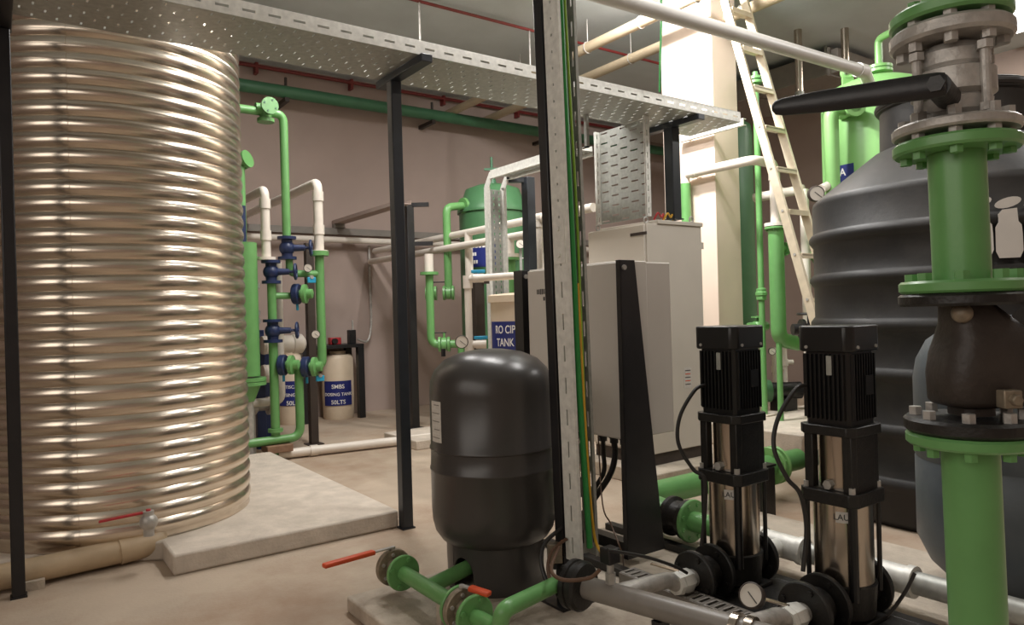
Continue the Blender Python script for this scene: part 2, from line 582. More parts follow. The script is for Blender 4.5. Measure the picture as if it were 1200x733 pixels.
# branch tray that runs back from the main tray, then drops
bz, bx0, bx1, byd = XP(640, 190, 4.15).z, 4.05, 4.25, 6.05
t = thing('cable_tray', 'narrow light galvanised tray that bends down behind the cream tank', 'cable tray', (4.15, byd, .9))
obj('tray_bed', MB().slots((bx0, 4.65, bz), (0, 1, 0), (1, 0, 0), byd - 4.65 - .12, bx1 - bx0, 22, 3, .5, .2), M['galv'], t, solid=.004, sharp=1)
obj('drop_bed', MB().slots((bx0, byd, .9), (0, 0, 1), (1, 0, 0), bz - .9 - .12, bx1 - bx0, 30, 3, .5, .2), M['galv'], t, solid=.004, sharp=1)
for xx in (bx0, bx1):
    mb = MB().box((xx - .003, 4.65, bz - .03), (xx + .003, byd - .1, bz + .05)).box((xx - .003, byd - .06, .9), (xx + .003, byd + .02, bz - .1))
    mb.bar((xx, byd - .115, bz + .012), (xx, byd - .018, bz - .115), .006, .08, (0, 1, 1))
    mb.box((xx - .016, byd - .064, .9), (xx + .016, byd - .058, bz - .1)).box((xx - .016, 4.65, bz - .036), (xx + .016, byd - .1, bz - .03))
    obj('side_flange', mb, M['galv_lt'], t)
obj('tray_bracket', MB().box((bx0, 4.5, bz - .01), (bx0 + .03, 4.7, bz)).box((bx0, 4.5, bz - .01), (bx0 + .03, 4.53, TZ)), M['galv'], t)

# ------------------------------------------------------------------ vertical cable tray on its post (middle foreground)
pb = W(664, 655, 3.32)
pt = W(634, -60, 3.32)
dirv = (pt - pb).normalized()
t = thing('cable_tray', 'upright slotted cable tray with green and yellow wires beside the grey vessel', 'cable tray', pb)
ux = V((1, 0, 0)); uy = V((0, 1, 0))
L = (pt - pb).length
obj('tray_bed', MB().slots(pb + uy * .0, dirv, ux, L, .14, 18, 2, .4, .12), M['galv'], t, solid=.003, sharp=1)
Lj = (W(648, 285, 3.32) - pb).length
fl = obj('side_flange', MB().slots(pb, dirv, -uy, Lj, .098, 10, 1, .5, .10), M['galv_lt'], t, solid=.004, sharp=1)
obj('side_flange', MB().slots(pb + dirv * Lj, dirv, -uy, L - Lj, .098, 18, 1, .16, .10), M['galv_lt'], t, solid=.004, sharp=1)
obj('side_flange', MB().slots(pb + ux * .14, dirv, -uy, L, .066, 20, 1, .5, .16), M['galv'], t, solid=.004, sharp=1)
obj('flange_lip', MB().obox(pb + dirv * L / 2 - uy * .098 + ux * .008, ux, uy, dirv, .016, .004, L), M['galv_lt'], t)
obj('flange_lip', MB().obox(pb + ux * .132 + dirv * L / 2 - uy * .066, ux, uy, dirv, .016, .004, L), M['galv'], t)
jp = pb + dirv * Lj - uy * .05 - ux * .004
obj('joint_plate', MB().obox(jp, ux, uy, dirv, .006, .075, .2).cyl(jp - ux * .012 + dirv * .06, jp + dirv * .06, .011, n=8).cyl(jp - ux * .012 - dirv * .06, jp - dirv * .06, .011, n=8), M['galv_lt'], t)
t2 = thing('support_post', 'black steel post leaning behind the slotted upright tray', 'post', pb + uy * .055)
obj('upright', MB().obox(pb + dirv * L / 2 + uy * .05 + ux * .03, ux, uy, dirv, .06, .06, L), M['black'], t2, .005)
obj('base_plate', MB().box((pb.x - .06, pb.y - .04, VP_Z), (pb.x + .13, pb.y + .14, VP_Z + .012)), M['black'], t2)
obj('foot', MB().bar(pb + uy * .05 + ux * .03, V((pb.x + .03, pb.y + .05, VP_Z)), .06, .06, (0, 1, 0)), M['black'], t2)


def wire(label, pts, r, m, group=None, cat='cable', name='cable'):
    return tag(obj(name, MB().smooth_tube(pts, r, 8), m), label, cat, group)


def along(f, off):  # point inside the upright tray
    return pb + dirv * (L * f) + ux * off[0] - uy * off[1]


wire('thick green wire running up inside the slotted upright tray', [along(.02, (.07, .085)), along(.3, (.045, .085)), along(.5, (.04, .088)), along(.8, (.03, .088)), along(.99, (.03, .088))], .014, M['greenwire'], 'wires in the upright tray', name='wire')
wire('lime green wire winding through the slotted upright tray', [along(.1, (.085, .07)), along(.35, (.07, .09)), along(.55, (.085, .075)), along(.75, (.062, .09)), along(.99, (.05, .09))], .006, M['limewire'], 'wires in the upright tray', name='wire')
wire('yellow wire leaving the foot of the slotted upright tray', [pb + V((.11, -.12, .03)), along(.04, (.10, .085)), along(.15, (.075, .09)), along(.3, (.065, .09)), along(.45, (.06, .09))], .007, M['yelwire'], 'wires in the upright tray', name='wire')

# ------------------------------------------------------------------ grey pressure vessel
VC = V((2.05, 3.06, VP_Z))
VR = .318
t = thing('pressure_vessel', 'charcoal grey pressure vessel on a skirt in the foreground', 'vessel', VC)
VTOP = 1.195
pr = [(.02, .20), (.15, .205), (.235, .222), (.275, .245), (.302, .285), (.314, .335), (VR, .39), (VR, .585), (VR + .004, .59), (VR + .004, .60), (VR, .605), (VR - .003, .69), (VR + .003, .695), (VR + .003, .705), (VR - .002, .71), (VR - .002, .97), (.312, 1.03), (.29, 1.085), (.24, 1.135), (.16, 1.17), (.07, 1.185), (.015, 1.187)]
obj('shell', MB().lathe(pr, VC, n=72), M['vessel'], t, sharp=50)
# skirt with a pipe notch facing the pipe
nang = math.atan2(-.03, -.24) + .12
mb = MB()
n = 72
rs_o = []
for i in range(n + 1):
    a = nang + .27 + (2 * PI - .54) * i / n
    d = V((math.cos(a), math.sin(a), 0))
    rs_o.append([VC + d * .245, VC + d * .235, VC + d * .235 + V((0, 0, .25)), VC + d * .25 + V((0, 0, .25))])
mb.rings(rs_o)
rs_o = []
for i in range(15):
    q = -.27 + .54 * i / 14
    a = nang + q
    d = V((math.cos(a), math.sin(a), 0))
    zl = .09 + .09 * math.sqrt(max(0, 1 - (q / .275) ** 2))
    rs_o.append([VC + d * .245 + V((0, 0, zl)), VC + d * .235 + V((0, 0, zl)), VC + d * .235 + V((0, 0, .25)), VC + d * .25 + V((0, 0, .25))])
mb.rings(rs_o)
obj('skirt', mb, M['vessel'], t)
d = W(509, 512, 3.6) - VC
a0 = math.atan2(d.y, d.x)
a0 = math.atan2(0 - VC.y, 0 - VC.x) - 1.05
z0, z1 = .745, .945
lb = obj('label_plate', patch(VC, VR - .001, a0 - .15, a0 + .16, VC.z + z0, VC.z + z1, .002), M['paper'], t)
for k in range(9):
    zz = VC.z + z1 - .018 - k * .02
    obj('print_line', patch(VC, VR + .001, a0 - (.12 if k % 3 else .05), a0 + .12, zz - .0025, zz + .0025, .0006, 6), M['conduit'] if k % 2 else M['greypipe'], lb)
obj('air_valve_cap', MB().cyl(VC + V((-.16, .2, 1.15)), VC + V((-.16, .2, 1.19)), .012), M['black'], t)

# ------------------------------------------------------------------ green suction line with two lever valves (bottom foreground)
LZ = .205
lx = 1.565
yA = 3.06
ydn = V((0, -1, 0))


def steel_lever_valve(label, y, lever_end, m_lever, blind=False):
    c = V((lx, y, LZ))
    v = thing('ball_valve', label, 'valve', c)
    obj('valve_disc', MB().lathe([(.02, -.016), (.086, -.016), (.09, -.011), (.09, .011), (.086, .016), (.02, .016)], c, (0, 1, 0), 36), M['dirty'], v)
    bolts(v, c, (0, 1, 0), .066, 6, .009, .024, M['cast'])
    obj('hub', MB().cyl(c - V((0, .088, 0)), c + V((0, .02, 0)), .05, n=10), M['dirty'], v)
    st = c + V((0, 0, .082))
    obj('stem', MB().cyl(c + V((0, 0, .05)), st + V((0, 0, .02)), .012, n=10), M['cast'], v)
    e = V(lever_end)
    m = st.lerp(e, .3) + V((0, 0, .012))
    lv = obj('lever', MB().bar(st + V((0, 0, .016)), m, .022, .006, (0, 0, 1)), M['cast'], v)
    obj('lever_grip', MB().bar(m - (e - m) * .02, e, .036, .022, (0, 0, 1)), m_lever, lv, .007)
    return v


yv1 = yA + .19
steel_lever_valve('steel disc valve with an orange lever pointing over the floor, at the outer pipe end', yv1, W(379, 664, 3.28), M['orange'])
y2 = 2.60
steel_lever_valve('steel disc valve with an orange lever between two green flanges near the skirt', y2, W(574, 697, 2.95), M['orange'])
t = thing('branch_pipe', 'short green flanged tee pipe entering the skirt of the grey vessel', 'pipe', (lx, 2.85, VP_Z))
obj('pipe', MB().cyl((lx, yA + .1, LZ), (lx, y2 + .02, LZ), .036), M['green'], t)
by = 2.90
obj('branch', MB().cyl((lx, by, LZ), (1.97, 3.05, LZ), .036), M['green'], t)
flange(t, (lx, y2 + .028, LZ), (0, 1, 0), .092, .018, M['green'], 0)
flange(t, (lx, yA + .085, LZ), (0, 1, 0), .085, .02, M['green'], 4, .012, .02)
obj('pipe_clamp', MB().box((lx - .02, 2.75, VP_Z), (lx + .02, 2.79, LZ - .03)), M['plinth_grey'], t)
t = thing('pipe', 'green elbowed pipe from the lever valve to the end of the grey manifold', 'pipe', (lx, 2.45, VP_Z))
hd0 = V((2.0, 2.36, .27))
flange(t, (lx, y2 - .095, LZ), (0, 1, 0), .088, .02, M['green'], 4, .012, .02)
e1 = V((lx + .005, 2.33, LZ - .0))
obj('pipe', MB().tube([(lx, y2 - .09, LZ), e1, W(588, 716, 2.75), V((1.93, 2.42, .272))], .034, 18, bend=.08), M['green'], t)

# ------------------------------------------------------------------ suction manifold
hd1 = hd0 + (V((2.165, 1.67, .27)) - hd0) * 2.0
t = thing('manifold_pipe', 'grey steel manifold pipe with a black end coupling before the pumps', 'pipe', (hd0.x, hd0.y, VP_Z))
hx = (hd1 - hd0).normalized()
obj('pipe', MB().cyl(hd0 + hx * .02, hd1, .047, n=28), M['greypipe'], t)
obj('end_coupling', MB().lathe([(.03, -.04), (.092, -.04), (.105, -.03), (.105, -.008), (.098, -.004), (.098, .004), (.105, .008), (.105, .03), (.095, .042), (.05, .046)], hd0, hx, 40), M['iron'], t)
bolts(t, hd0 - hx * .02, hx, .08, 4, .011, .035, M['iron'])
obj('pipe_foot', MB().box((hd0.x + .06, 1.95, VP_Z), (hd0.x + .12, 1.99, .225)), M['black'], t)
for f in (.80, .86):
    obj('clamp_ring', MB().lathe([(.05, -.014), (.06, -.014), (.06, .014), (.05, .014)], hd0 + hx * ((hd1 - hd0).length * .5 * f / .86 * 1.08), hx, 32), M['steel'], t)
# pressure sensor on the manifold
sp = hd0 + hx * .17 + V((0, 0, .045))
v = thing('pressure_sensor', 'black headed pressure sensor screwed upright into the grey manifold pipe', 'sensor', sp)
obj('fitting', MB().cyl(sp, sp + V((0, 0, .045)), .022, n=6).cyl(sp + V((0, 0, .045)), sp + V((0, 0, .085)), .015), M['cast'], v)
obj('head', MB().box(sp + V((-.032, -.03, .085)), sp + V((.032, .03, .15))), M['black'], v, .006)

# ------------------------------------------------------------------ pump skid
t = thing('pump_skid', 'low black steel base frame carrying the pumps and panel stand', 'skid', (2.8, 2.2, VP_Z))
for xx in (2.58, 3.08):
    obj('frame_rail', MB().box((xx - .03, 1.25, VP_Z), (xx + .03, 3.32, .12)), M['iron'], t, .004)
obj('deck_plate', MB().box((2.61, 1.4, .10), (3.05, 2.45, .119)), M['iron'], t)
t2 = obj('slotted_rail', MB().slots((2.43, 1.3, .17), (0, 1, 0), (1, 0, 0), 1.25, .1, 30, 1, .45, .7), M['greypipe'], t, solid=.005)
for xx in (2.425, 2.525):
    obj('rail_side', MB().box((xx, 1.3, VP_Z), (xx + .01, 2.55, .17)), M['greypipe'], t)
for yy in (1.5, 2.3):
    obj('rail_tie', MB().box((2.44, yy, VP_Z), (2.56, yy + .06, .11)), M['iron'], t)

# ------------------------------------------------------------------ booster pumps
PA = V((2.85, 2.19, .12))
PB = V((2.89, 1.665, .12))


def make_pump(P, label):
    t = thing('booster_pump', label, 'pump', P, 'vertical booster pumps on the skid')

    def L3(x, y, z): return P + V((x, y, z))
    # base casting
    obj('foot_plate', MB().box(L3(-.12, -.12, 0), L3(.12, .12, .02)), M['iron'], t, .004)
    mb = MB()
    mb.lathe([(.10, .02), (.118, .03), (.122, .10), (.128, .165), (.11, .172)], P, n=36)
    mb.lathe([(.075, -.16), (.075, .16)], L3(0, 0, .1), (1, 0, 0), 28)
    obj('base_casting', mb, M['iron'], t)
    for sx in (-1, 1):
        f = flange(t, L3(sx * .165, 0, .1), (1, 0, 0), .122, .026, M['iron'], 4, .012, .024, bm=M['iron'], name='port_flange')
    # barrel
    obj('barrel', MB().lathe([(.112, .165), (.117, .17), (.117, .50), (.112, .505)], P, n=48), M['steel'], t)
    lb = obj('name_label', patch(P, .1172, -2.85, -2.30, P.z + .43, P.z + .475, .001), M['paper'], t)
    text(lb, 'label_print', 'LAU', P + V((math.cos(-2.67), math.sin(-2.67), 0)) * .1185 + V((0, 0, .452)), (1, 0, 0), (0, 0, 1), .034, M['ink'], wrap=(P, .1185), depth=.0004)
    for sx, sy in ((-1, -1), (1, -1), (-1, 1), (1, 1)):
        r_ = obj('tie_strap' if (sx, sy) == (-1, -1) else 'tie_rod', MB().cyl(L3(sx * .1, sy * .1, .12), L3(sx * .1, sy * .1, .52), .018 if (sx, sy) == (-1, -1) else .010, n=10), M['motor'], t)
    # head plate
    mb = MB().prism([(-.128, -.10), (-.10, -.128), (.10, -.128), (.128, -.10), (.128, .10), (.10, .128), (-.10, .128), (-.128, .10)], L3(0, 0, .50), (1, 0, 0), (0, 1, 0), (0, 0, .055))
    hp = obj('head_plate', mb, M['iron'], t, .004)
    for sx, sy in ((-1, -1), (1, -1), (-1, 1), (1, 1)):
        obj('bolt', MB().cyl(L3(sx * .1, sy * .1, .55), L3(sx * .1, sy * .1, .58), .014, n=6), M['cast'], hp)
    # motor stool: four corner pillars with steel coupling guards between
    mb = MB()
    for sx, sy in ((-1, -1), (1, -1), (-1, 1), (1, 1)):
        mb.box(L3(sx * .065, sy * .065, .55), L3(sx * .105, sy * .105, .79))
    mb.box(L3(-.105, -.106, .545), L3(.105, .106, .56)).box(L3(-.07, -.106, .555), L3(.07, -.094, .79))
    obj('motor_stool', mb, M['iron'], t, .004)
    obj('coupling_guard', MB().cyl(L3(0, 0, .555), L3(0, 0, .785), .088, n=32), M['steel'], t)
    obj('priming_plug', MB().cyl(L3(-.075, .0, .578), L3(-.115, .0, .578), .02, n=6), M['cast'], t)
    obj('motor_flange', MB().prism([(-.125, -.095), (-.095, -.125), (.095, -.125), (.125, -.095), (.125, .095), (.095, .125), (-.095, .125), (-.125, .095)], L3(0, 0, .785), (1, 0, 0), (0, 1, 0), (0, 0, .04)), M['iron'], t, .004)
    # finned motor
    mb = MB()
    hw = .098
    mb.prism([(-hw, -.085), (-.085, -hw), (.085, -hw), (hw, -.085), (hw, .085), (.085, hw), (-.085, hw), (-hw, .085)], L3(0, 0, .825), (1, 0, 0), (0, 1, 0), (0, 0, .31))
    for k in range(9):
        o_ = -.08 + .02 * k
        for sg in (-1, 1):
            mb.box(L3(o_ - .003, sg * hw, .85), L3(o_ + .003, sg * (hw + .015), 1.12))
            mb.box(L3(sg * hw, o_ - .003, .85), L3(sg * (hw + .015), o_ + .003, 1.12))
    mt = obj('motor', mb, M['motor'], t)
    obj('name_plate', MB().box(L3(-.116, -.035, 1.035), L3(-.113, -.012, 1.115)), M['galv'], mt)
    obj('name_plate', MB().box(L3(-.0, -.116, .95), L3(.06, -.113, 1.03)), M['motor'], mt)
    obj('terminal_box', MB().box(L3(.1, -.05, .93), L3(.165, .05, 1.08)), M['motor'], mt, .006)
    h2 = .122
    cp = obj('fan_cover', MB().prism([(-h2, -.095), (-.095, -h2), (.095, -h2), (h2, -.095), (h2, .095), (.095, h2), (-.095, h2), (-h2, .095)], L3(0, 0, 1.13), (1, 0, 0), (0, 1, 0), (0, 0, .108)), M['motor'], t, .008)
    for x_, y_ in ((-.07, -h2), (.07, -h2), (-h2, .07)):
        nx = V((0, -1, 0)) if y_ == -h2 else V((-1, 0, 0))
        obj('screw', MB().cyl(L3(x_, y_, 1.15), L3(x_, y_, 1.15) + nx * .006, .007, n=8), M['cast'], cp)
    return t


pump = make_pump(PA, 'black and steel vertical pump nearer the control panel, without its neighbour\'s gauge')
pump2 = copy_tree(pump)
pump2.location = PB
pump2['label'] = 'black and steel vertical pump next to the black water tank, larger in view'

# suction branches, wafer valves
for P, lab, lab2 in ((PA, 'black wafer check valve bolted to the pump nearer the control panel', 'galvanised branch pipe from grey manifold to the pump nearer the control panel'),
                     (PB, 'black wafer check valve bolted to the pump beside the black tank', 'galvanised branch pipe from grey manifold to the pump beside the black tank')):
    c = P + V((-.25, 0, .1))
    v = thing('check_valve', lab, 'valve', c, 'black wafer valves at the pump inlets')
    obj('valve_body', MB().cyl(c - V((.03, 0, 0)), c + V((.055, 0, 0)), .075, n=32), M['iron'], v)
    flange(v, c - V((.045, 0, 0)), (1, 0, 0), .118, .028, M['iron'], 4, .012, .025, bm=M['iron'])
    k = (P.y - hd0.y) / (hd1.y - hd0.y)
    hp = hd0 + (hd1 - hd0) * k
    b = thing('branch_pipe', lab2, 'pipe', hp, 'branch pipes to the pumps')
    obj('pipe', MB().tube([hp + V((.03, 0, 0)), V((c.x - .22, P.y, .25)), c - V((.17, 0, .0))], .035, 18, bend=.05), M['cast'], b)
    obj('union', MB().lathe([(.03, -.05), (.05, -.05), (.055, -.03), (.05, -.02), (.055, 0), (.055, .03), (.045, .05), (.03, .05)], c - V((.13, 0, 0)), (1, 0, 0), 8), M['galv_lt'], b)
    obj('lever', MB().bar(c + V((-.15, 0, .05)), c + V((-.2, .12, .065)), .02, .006, (0, 0, 1)), M['steel'], b)
    obj('pipe', MB().cyl(c - V((.1, 0, 0)), c - V((.05, 0, 0)), .04, n=18), M['cast'], b)

# gauge at pump B
gc_ = W(880, 698, 2.78)
gf = (O3 - gc_).normalized() + V((-.45, .35, .25))
gauge('round white dial pressure gauge tilted beside the pump flange at bottom centre right', gc_, gf, .05, gc_ - gf.normalized() * .12)

# ------------------------------------------------------------------ discharge manifold and green main behind the pumps
DZ = .25
dx = 3.17
t = thing('manifold_pipe', 'galvanised discharge manifold pipe behind the two vertical pumps', 'pipe', (dx, 1.9, VP_Z))
obj('pipe', MB().cyl((dx + .06, .9, DZ - .03), (dx + .06, 2.45, DZ - .03), .05), M['galv'], t)
for P in (PA, PB):
    obj('tee', MB().cyl(P + V((.178, 0, .1)), (dx + .06, P.y, P.z + .1), .045).cyl((dx + .06, P.y - .11, DZ - .03), (dx + .06, P.y + .11, DZ - .03), .062).cyl((dx + .06, P.y - .13, DZ - .03), (dx + .06, P.y - .10, DZ - .03), .07).cyl((dx + .06, P.y + .10, DZ - .03), (dx + .06, P.y + .13, DZ - .03), .07), M['galv_lt'], t)
obj('pipe_support', MB().box((dx + .04, 1.92, VP_Z), (dx + .08, 1.98, DZ - .07)), M['iron'], t)
GYm = 3.22
t = thing('main_pipe', 'thick green main pipe running behind the pumps from the black check valve', 'pipe', (dx + .2, 3.0, VP_Z))
fc = XP(811, 611, dx + .03)
obj('pipe_stub', MB().tube([(dx + .06, 2.44, DZ - .03), (fc.x, fc.y - .06, fc.z), (fc.x, fc.y, fc.z)], .058, 24), M['green'], t)
flange(t, fc, (0, 1, 0), .122, .024, M['green'], 8, .012, .02)
obj('main_run', MB().tube([(fc.x, fc.y + .16, fc.z), (fc.x, GYm, .26), (4.98, GYm, .26)], .08, 24, bend=.2), M['green'], t)
fx = YP(905, 545, GYm).x
for k in (-.03, .03):
    flange(t, (fx + k, GYm, .26), (1, 0, 0), .14, .025, M['green_l'], 8, .012, .02)
obj('pipe_support', MB().box((fx - .25, GYm - .06, 0), (fx - .13, GYm + .06, .19)), M['iron'], t)
c = fc + V((0, .085, 0))
v = thing('check_valve', 'black check valve between green flanges behind the tapered black stand', 'valve', c)
obj('valve_body', MB().lathe([(.05, -.072), (.115, -.07), (.115, -.045), (.09, -.03), (.095, .03), (.115, .045), (.115, .07), (.05, .072)], c, (0, 1, 0), 32), M['iron'], v)
v = thing('pipe_support', 'upright black steel pipe stand between the two pumps behind the manifold', 'support', G(897, 612, .0))
q = G(897, 612, .0)
obj('upright', MB().box((q.x - .05, q.y - .05, 0), (q.x + .05, q.y + .05, .37)), M['iron'], v, .005)
obj('saddle', MB().box((q.x - .08, q.y - .04, .37), (q.x + .08, q.y + .04, .385)), M['iron'], v)

# ------------------------------------------------------------------ control panel on tapered stand
c0 = XP(730, 305, 2.72)
px0, py0, pzt = c0.x, c0.y, c0.z
pzb = XP(735, 517, 2.72).z
py1 = XP(618, 330, 2.72).y
t = thing('control_panel', 'light grey pump control panel on a tapered black stand', 'control panel', (px0 + .2, (py0 + py1) / 2, .12))
obj('enclosure', MB().box((px0, py0 + .02, pzb), (px0 + .2, py1 - .02, pzt)), M['panel'], t, .006)
obj('door', MB().box((px0 - .02, py0 + .03, pzb + .01), (px0 - .001, py1 - .03, pzt - .01)), M['panel'], t, .004)
obj('rear_box', MB().box((px0 + .202, py0 + .03, pzb), (px0 + .40, py1 - .03, pzt - .005)), M['panel'], t, .006)
lab_y = XP(636, 342, px0 - .02).y
lab_z = XP(636, 342, px0 - .02).z
for k_, (dy_, hh_) in enumerate(((.052, .03), (.036, .03), (.02, .034), (.004, .034), (-.012, .03), (-.028, .03))):
    obj('panel_print', MB().box((px0 - .0215, lab_y + dy_ - .005, lab_z - hh_ / 2), (px0 - .0195, lab_y + dy_ + .005, lab_z + hh_ / 2)), M['ink'], t)
obj('panel_print', MB().box((px0 - .0215, lab_y - .02, lab_z - .055), (px0 - .0195, lab_y - .005, lab_z - .032)), M['ink'], t)
zb_ = .12
for yy, nm in ((py0 - .012, 'stand_plate'), (min(py1, py1) + .005, 'stand_plate')):
    poly = [(-.035, zb_), (.25, zb_), (.235, .22), (.075, pzt), (-.035, pzt)]
    if yy > 3.3: poly = [(-.035, pzb - .2), (.1, pzb - .2), (.075, pzt), (-.035, pzt)]
    ew = .09 if yy > 3.3 else .03
    o = obj(nm, MB().prism(poly, (px0, yy, 0), (1, 0, 0), (0, 0, 1), (0, .008, 0)), M['black'], t, .001)
    obj('stand_edge', MB().prism([(0, poly[0][1]), (ew, poly[0][1]), (ew, pzt), (0, pzt)], (px0 - .037, yy, 0), (0, 1, 0), (0, 0, 1), (.006, 0, 0)), M['black'], o)
    obj('bolt', MB().cyl((px0 - .01, yy - .012, pzt - .04), (px0 - .01, yy + .01, pzt - .04), .014, n=8), M['cast'], o)
obj('stand_rail', MB().box((px0 + .02, py0, .12), (px0 + .09, 3.3, .18)).box((px0 + .02, 3.24, .12), (px0 + .07, 3.3, pzb)), M['black'], t)
for k, yy in enumerate((py0 + .09, py0 + .17, py0 + .26)):
    obj('cable_gland', MB().lathe([(.016, -.04), (.024, -.04), (.024, -.015), (.03, -.012), (.03, 0), (.016, 0)], (px0 + .06, yy, pzb), n=10), M['black'], t)
ga = V((px0 + .06, py0 + .17, pzb - .03))
wire('thick black cable drooping from the glands under the light grey panel', [ga, ga + V((0, .0, -.1)), ga + V((-.03, .02, -.2)), ga + V((-.08, .1, -.34)), ga + V((-.1, .16, -.45)), V((px0 - .12, py0 + .3, .13))], .017, M['cable'])
ga = V((px0 + .06, py0 + .26, pzb - .03))
wire('second black cable hanging from the panel glands, joining the drooping one', [ga, ga + V((0, 0, -.08)), ga + V((-.03, -.03, -.18)), ga + V((-.06, .03, -.3)), ga + V((-.08, .06, -.45)), V((px0 - .06, py0 + .32, .13))], .013, M['cable'])
wire('thin brown wire trailing over the floor below the light grey panel', [V((px0 + .06, py0 + .3, pzb - .02)), W(706, 590, 3.75), W(716, 615, 3.7), W(728, 646, 3.6), G(731, 664, .086)], .004, M['brownwire'])

# ------------------------------------------------------------------ beige electrical cabinet
cx0, cx1, cy0, cy1 = 4.42, 5.14, 4.22, 4.94
t = thing('electrical_cabinet', 'tall beige grey electrical cabinet on a dark plinth behind the panel', 'cabinet', ((cx0 + cx1) / 2, (cy0 + cy1) / 2, .12))
obj('cabinet_body', MB().box((cx0 + .025, cy0, .22), (cx1, cy1, CABT)), M['cab'], t, .006)
obj('door', MB().box((cx0, cy0 + .012, .24), (cx0 + .024, cy1 - .012, CABT - .01)), M['cab'], t, .005)
obj('base', MB().box((cx0 + .02, cy0 + .02, .12), (cx1 - .02, cy1 - .02, .22)), M['dark'], t)
obj('roof_plate', MB().box((cx0 + .15, cy0 - .012, CABT + .0), (cx1 + .012, cy1 + .01, CABT + .035)), M['cab'], t, .004)
nb = XP(752, 274, cx0)
obj('vent_grille', MB().box((cx0 - .006, nb.y - .06, nb.z - .012), (cx0, nb.y + .13, nb.z + .014)), M['dark'], t)
for x_, y_ in ((cx0 + .08, cy0 + .06), (cx1 - .06, cy0 + .06), (cx0 + .08, cy1 - .06), (cx1 - .06, cy1 - .06)):
    zz = CABT + (.035 if x_ > cx0 + .15 else 0)
    obj('lifting_eye', MB().torus((x_, y_, zz + .035), (0, 1, 0), .024, .007).cyl((x_, y_, zz), (x_, y_, zz + .012), .018, n=12), M['cast'], t)
bq = YP(822, 288, cy0)
obj('side_bracket', MB().box((cx1, cy0 + .01, bq.z - .03), (cx1 + .04, cy0 + .02, bq.z + .03)), M['cab'], t)
sq = YP(806, 443, cy0)
st = obj('rating_label', MB().box((sq.x - .05, cy0 - .002, sq.z - .09), (sq.x + .05, cy0, sq.z + .09)), M['paper'], t)
for k in range(5):
    obj('print_line', MB().box((sq.x - .035, cy0 - .003, sq.z - .06 + k * .03), (sq.x + .035, cy0 - .002, sq.z - .052 + k * .03)), M['orange'] if k % 2 else M['ink'], st)

# loose wires on top of the cabinet
for k, (m_, n_) in enumerate(((M['red'], 'red'), (M['yelwire'], 'yellow'))):
    b0 = V((4.62 + .1 * k, 4.3 - .02 * k, CABT + .045))
    wire('short loose %s wire bundle on the roof of the beige cabinet' % n_, [b0, b0 + V((.03, -.02, .06)), b0 + V((.09, 0, .03)), b0 + V((.14, .02, .06)), b0 + V((.17, .05, .0))], .008, m_, 'loose wires on the cabinet roof', name='wire')

# ------------------------------------------------------------------ foreground green riser at right
ra, rb = W(1112, 0, 1.65), W(1142, 640, 1.65)
rd = (ra - rb).normalized()


def RP(py): return rb + (ra - rb) * ((640 - py) / 640)


PRr = .059
FRr = .130
t = thing('riser_pipe', 'green upper pipe length between the steel ball valve and the ceiling', 'pipe', RP(55))
obj('pipe', MB().cyl(RP(25), RP(25) + rd * ((ZC - RP(25).z) / rd.z), PRr * .96, n=36), M['green'], t)
flange(t, RP(22), rd, FRr * .96, .03, M['green'], 8, .014, .03)
t = thing('riser_pipe', 'green middle pipe length with bolted flanges below the steel ball valve', 'pipe', RP(345))
obj('pipe', MB().cyl(RP(330), RP(180), PRr, n=36), M['green'], t)
flange(t, RP(173), rd, FRr, .028, M['green'], 8, .014, .028)
flange(t, RP(336), rd, FRr, .028, M['green'], 8, .016, .034)
t = thing('riser_pipe', 'green lower pipe length standing on the floor below the black valve', 'pipe', rb - rd * (rb.z / rd.z))
pf = rb - rd * (rb.z / rd.z)
obj('pipe', MB().cyl(pf, RP(515), PRr, n=36), M['green'], t)
flange(t, RP(514), rd, FRr, .028, M['green'], 8, .014, .034)
obj('base_plate', MB().cyl(pf + rd * 0, pf + rd * .015, FRr, n=36), M['green'], t)
# ball valve
t = thing('ball_valve', 'three piece stainless ball valve with a long black lever on the green riser', 'valve', RP(158))
for y_ in (45, 153):
    flange(t, RP(y_), rd, FRr * (.97 if y_ < 100 else 1), .036 if y_ < 100 else .024, M['cast'], 8, .015, .036)
v0, v1 = RP(148), RP(58)
Lv = (v1 - v0).length
obj('valve_body', MB().lathe([(.06, 0), (.062, Lv * .08), (.075, Lv * .14), (.078, Lv * .3), (.07, Lv * .33), (.086, Lv * .38), (.086, Lv * .66), (.07, Lv * .7), (.076, Lv * .74), (.076, Lv * .9), (.06, Lv)], v0, rd, 40), M['cast'], t)
cm = v0 + rd * (Lv * .5)
for k in range(4):
    a = .5 + k * PI / 2 + math.atan2(-.583, -.8125)
    dd = V((math.cos(a), math.sin(a), 0)) * .092
    obj('stud_bolt', MB().cyl(cm + dd - rd * Lv * .42, cm + dd + rd * Lv * .40, .010, n=10).cyl(cm + dd + rd * Lv * .32, cm + dd + rd * Lv * .42, .017, n=6).cyl(cm + dd - rd * Lv * .44, cm + dd - rd * Lv * .34, .017, n=6), M['cast'], t)
le0, le1 = W(1098, 100, 1.5), W(905, 127, 1.66)
ld = (le1 - le0).normalized()
sx_ = (cm - le0); sx_.z = 0
obj('stem', MB().cyl(V((cm.x, cm.y, le0.z)) - sx_.normalized() * .05, le0, .026, n=16).cyl(le0 - sx_.normalized() * .018, le0 + sx_.normalized() * .02, .018, n=6), M['iron'], t)
sv = ld.cross(V((0, 0, 1))).normalized()
mb = MB()
rs = []
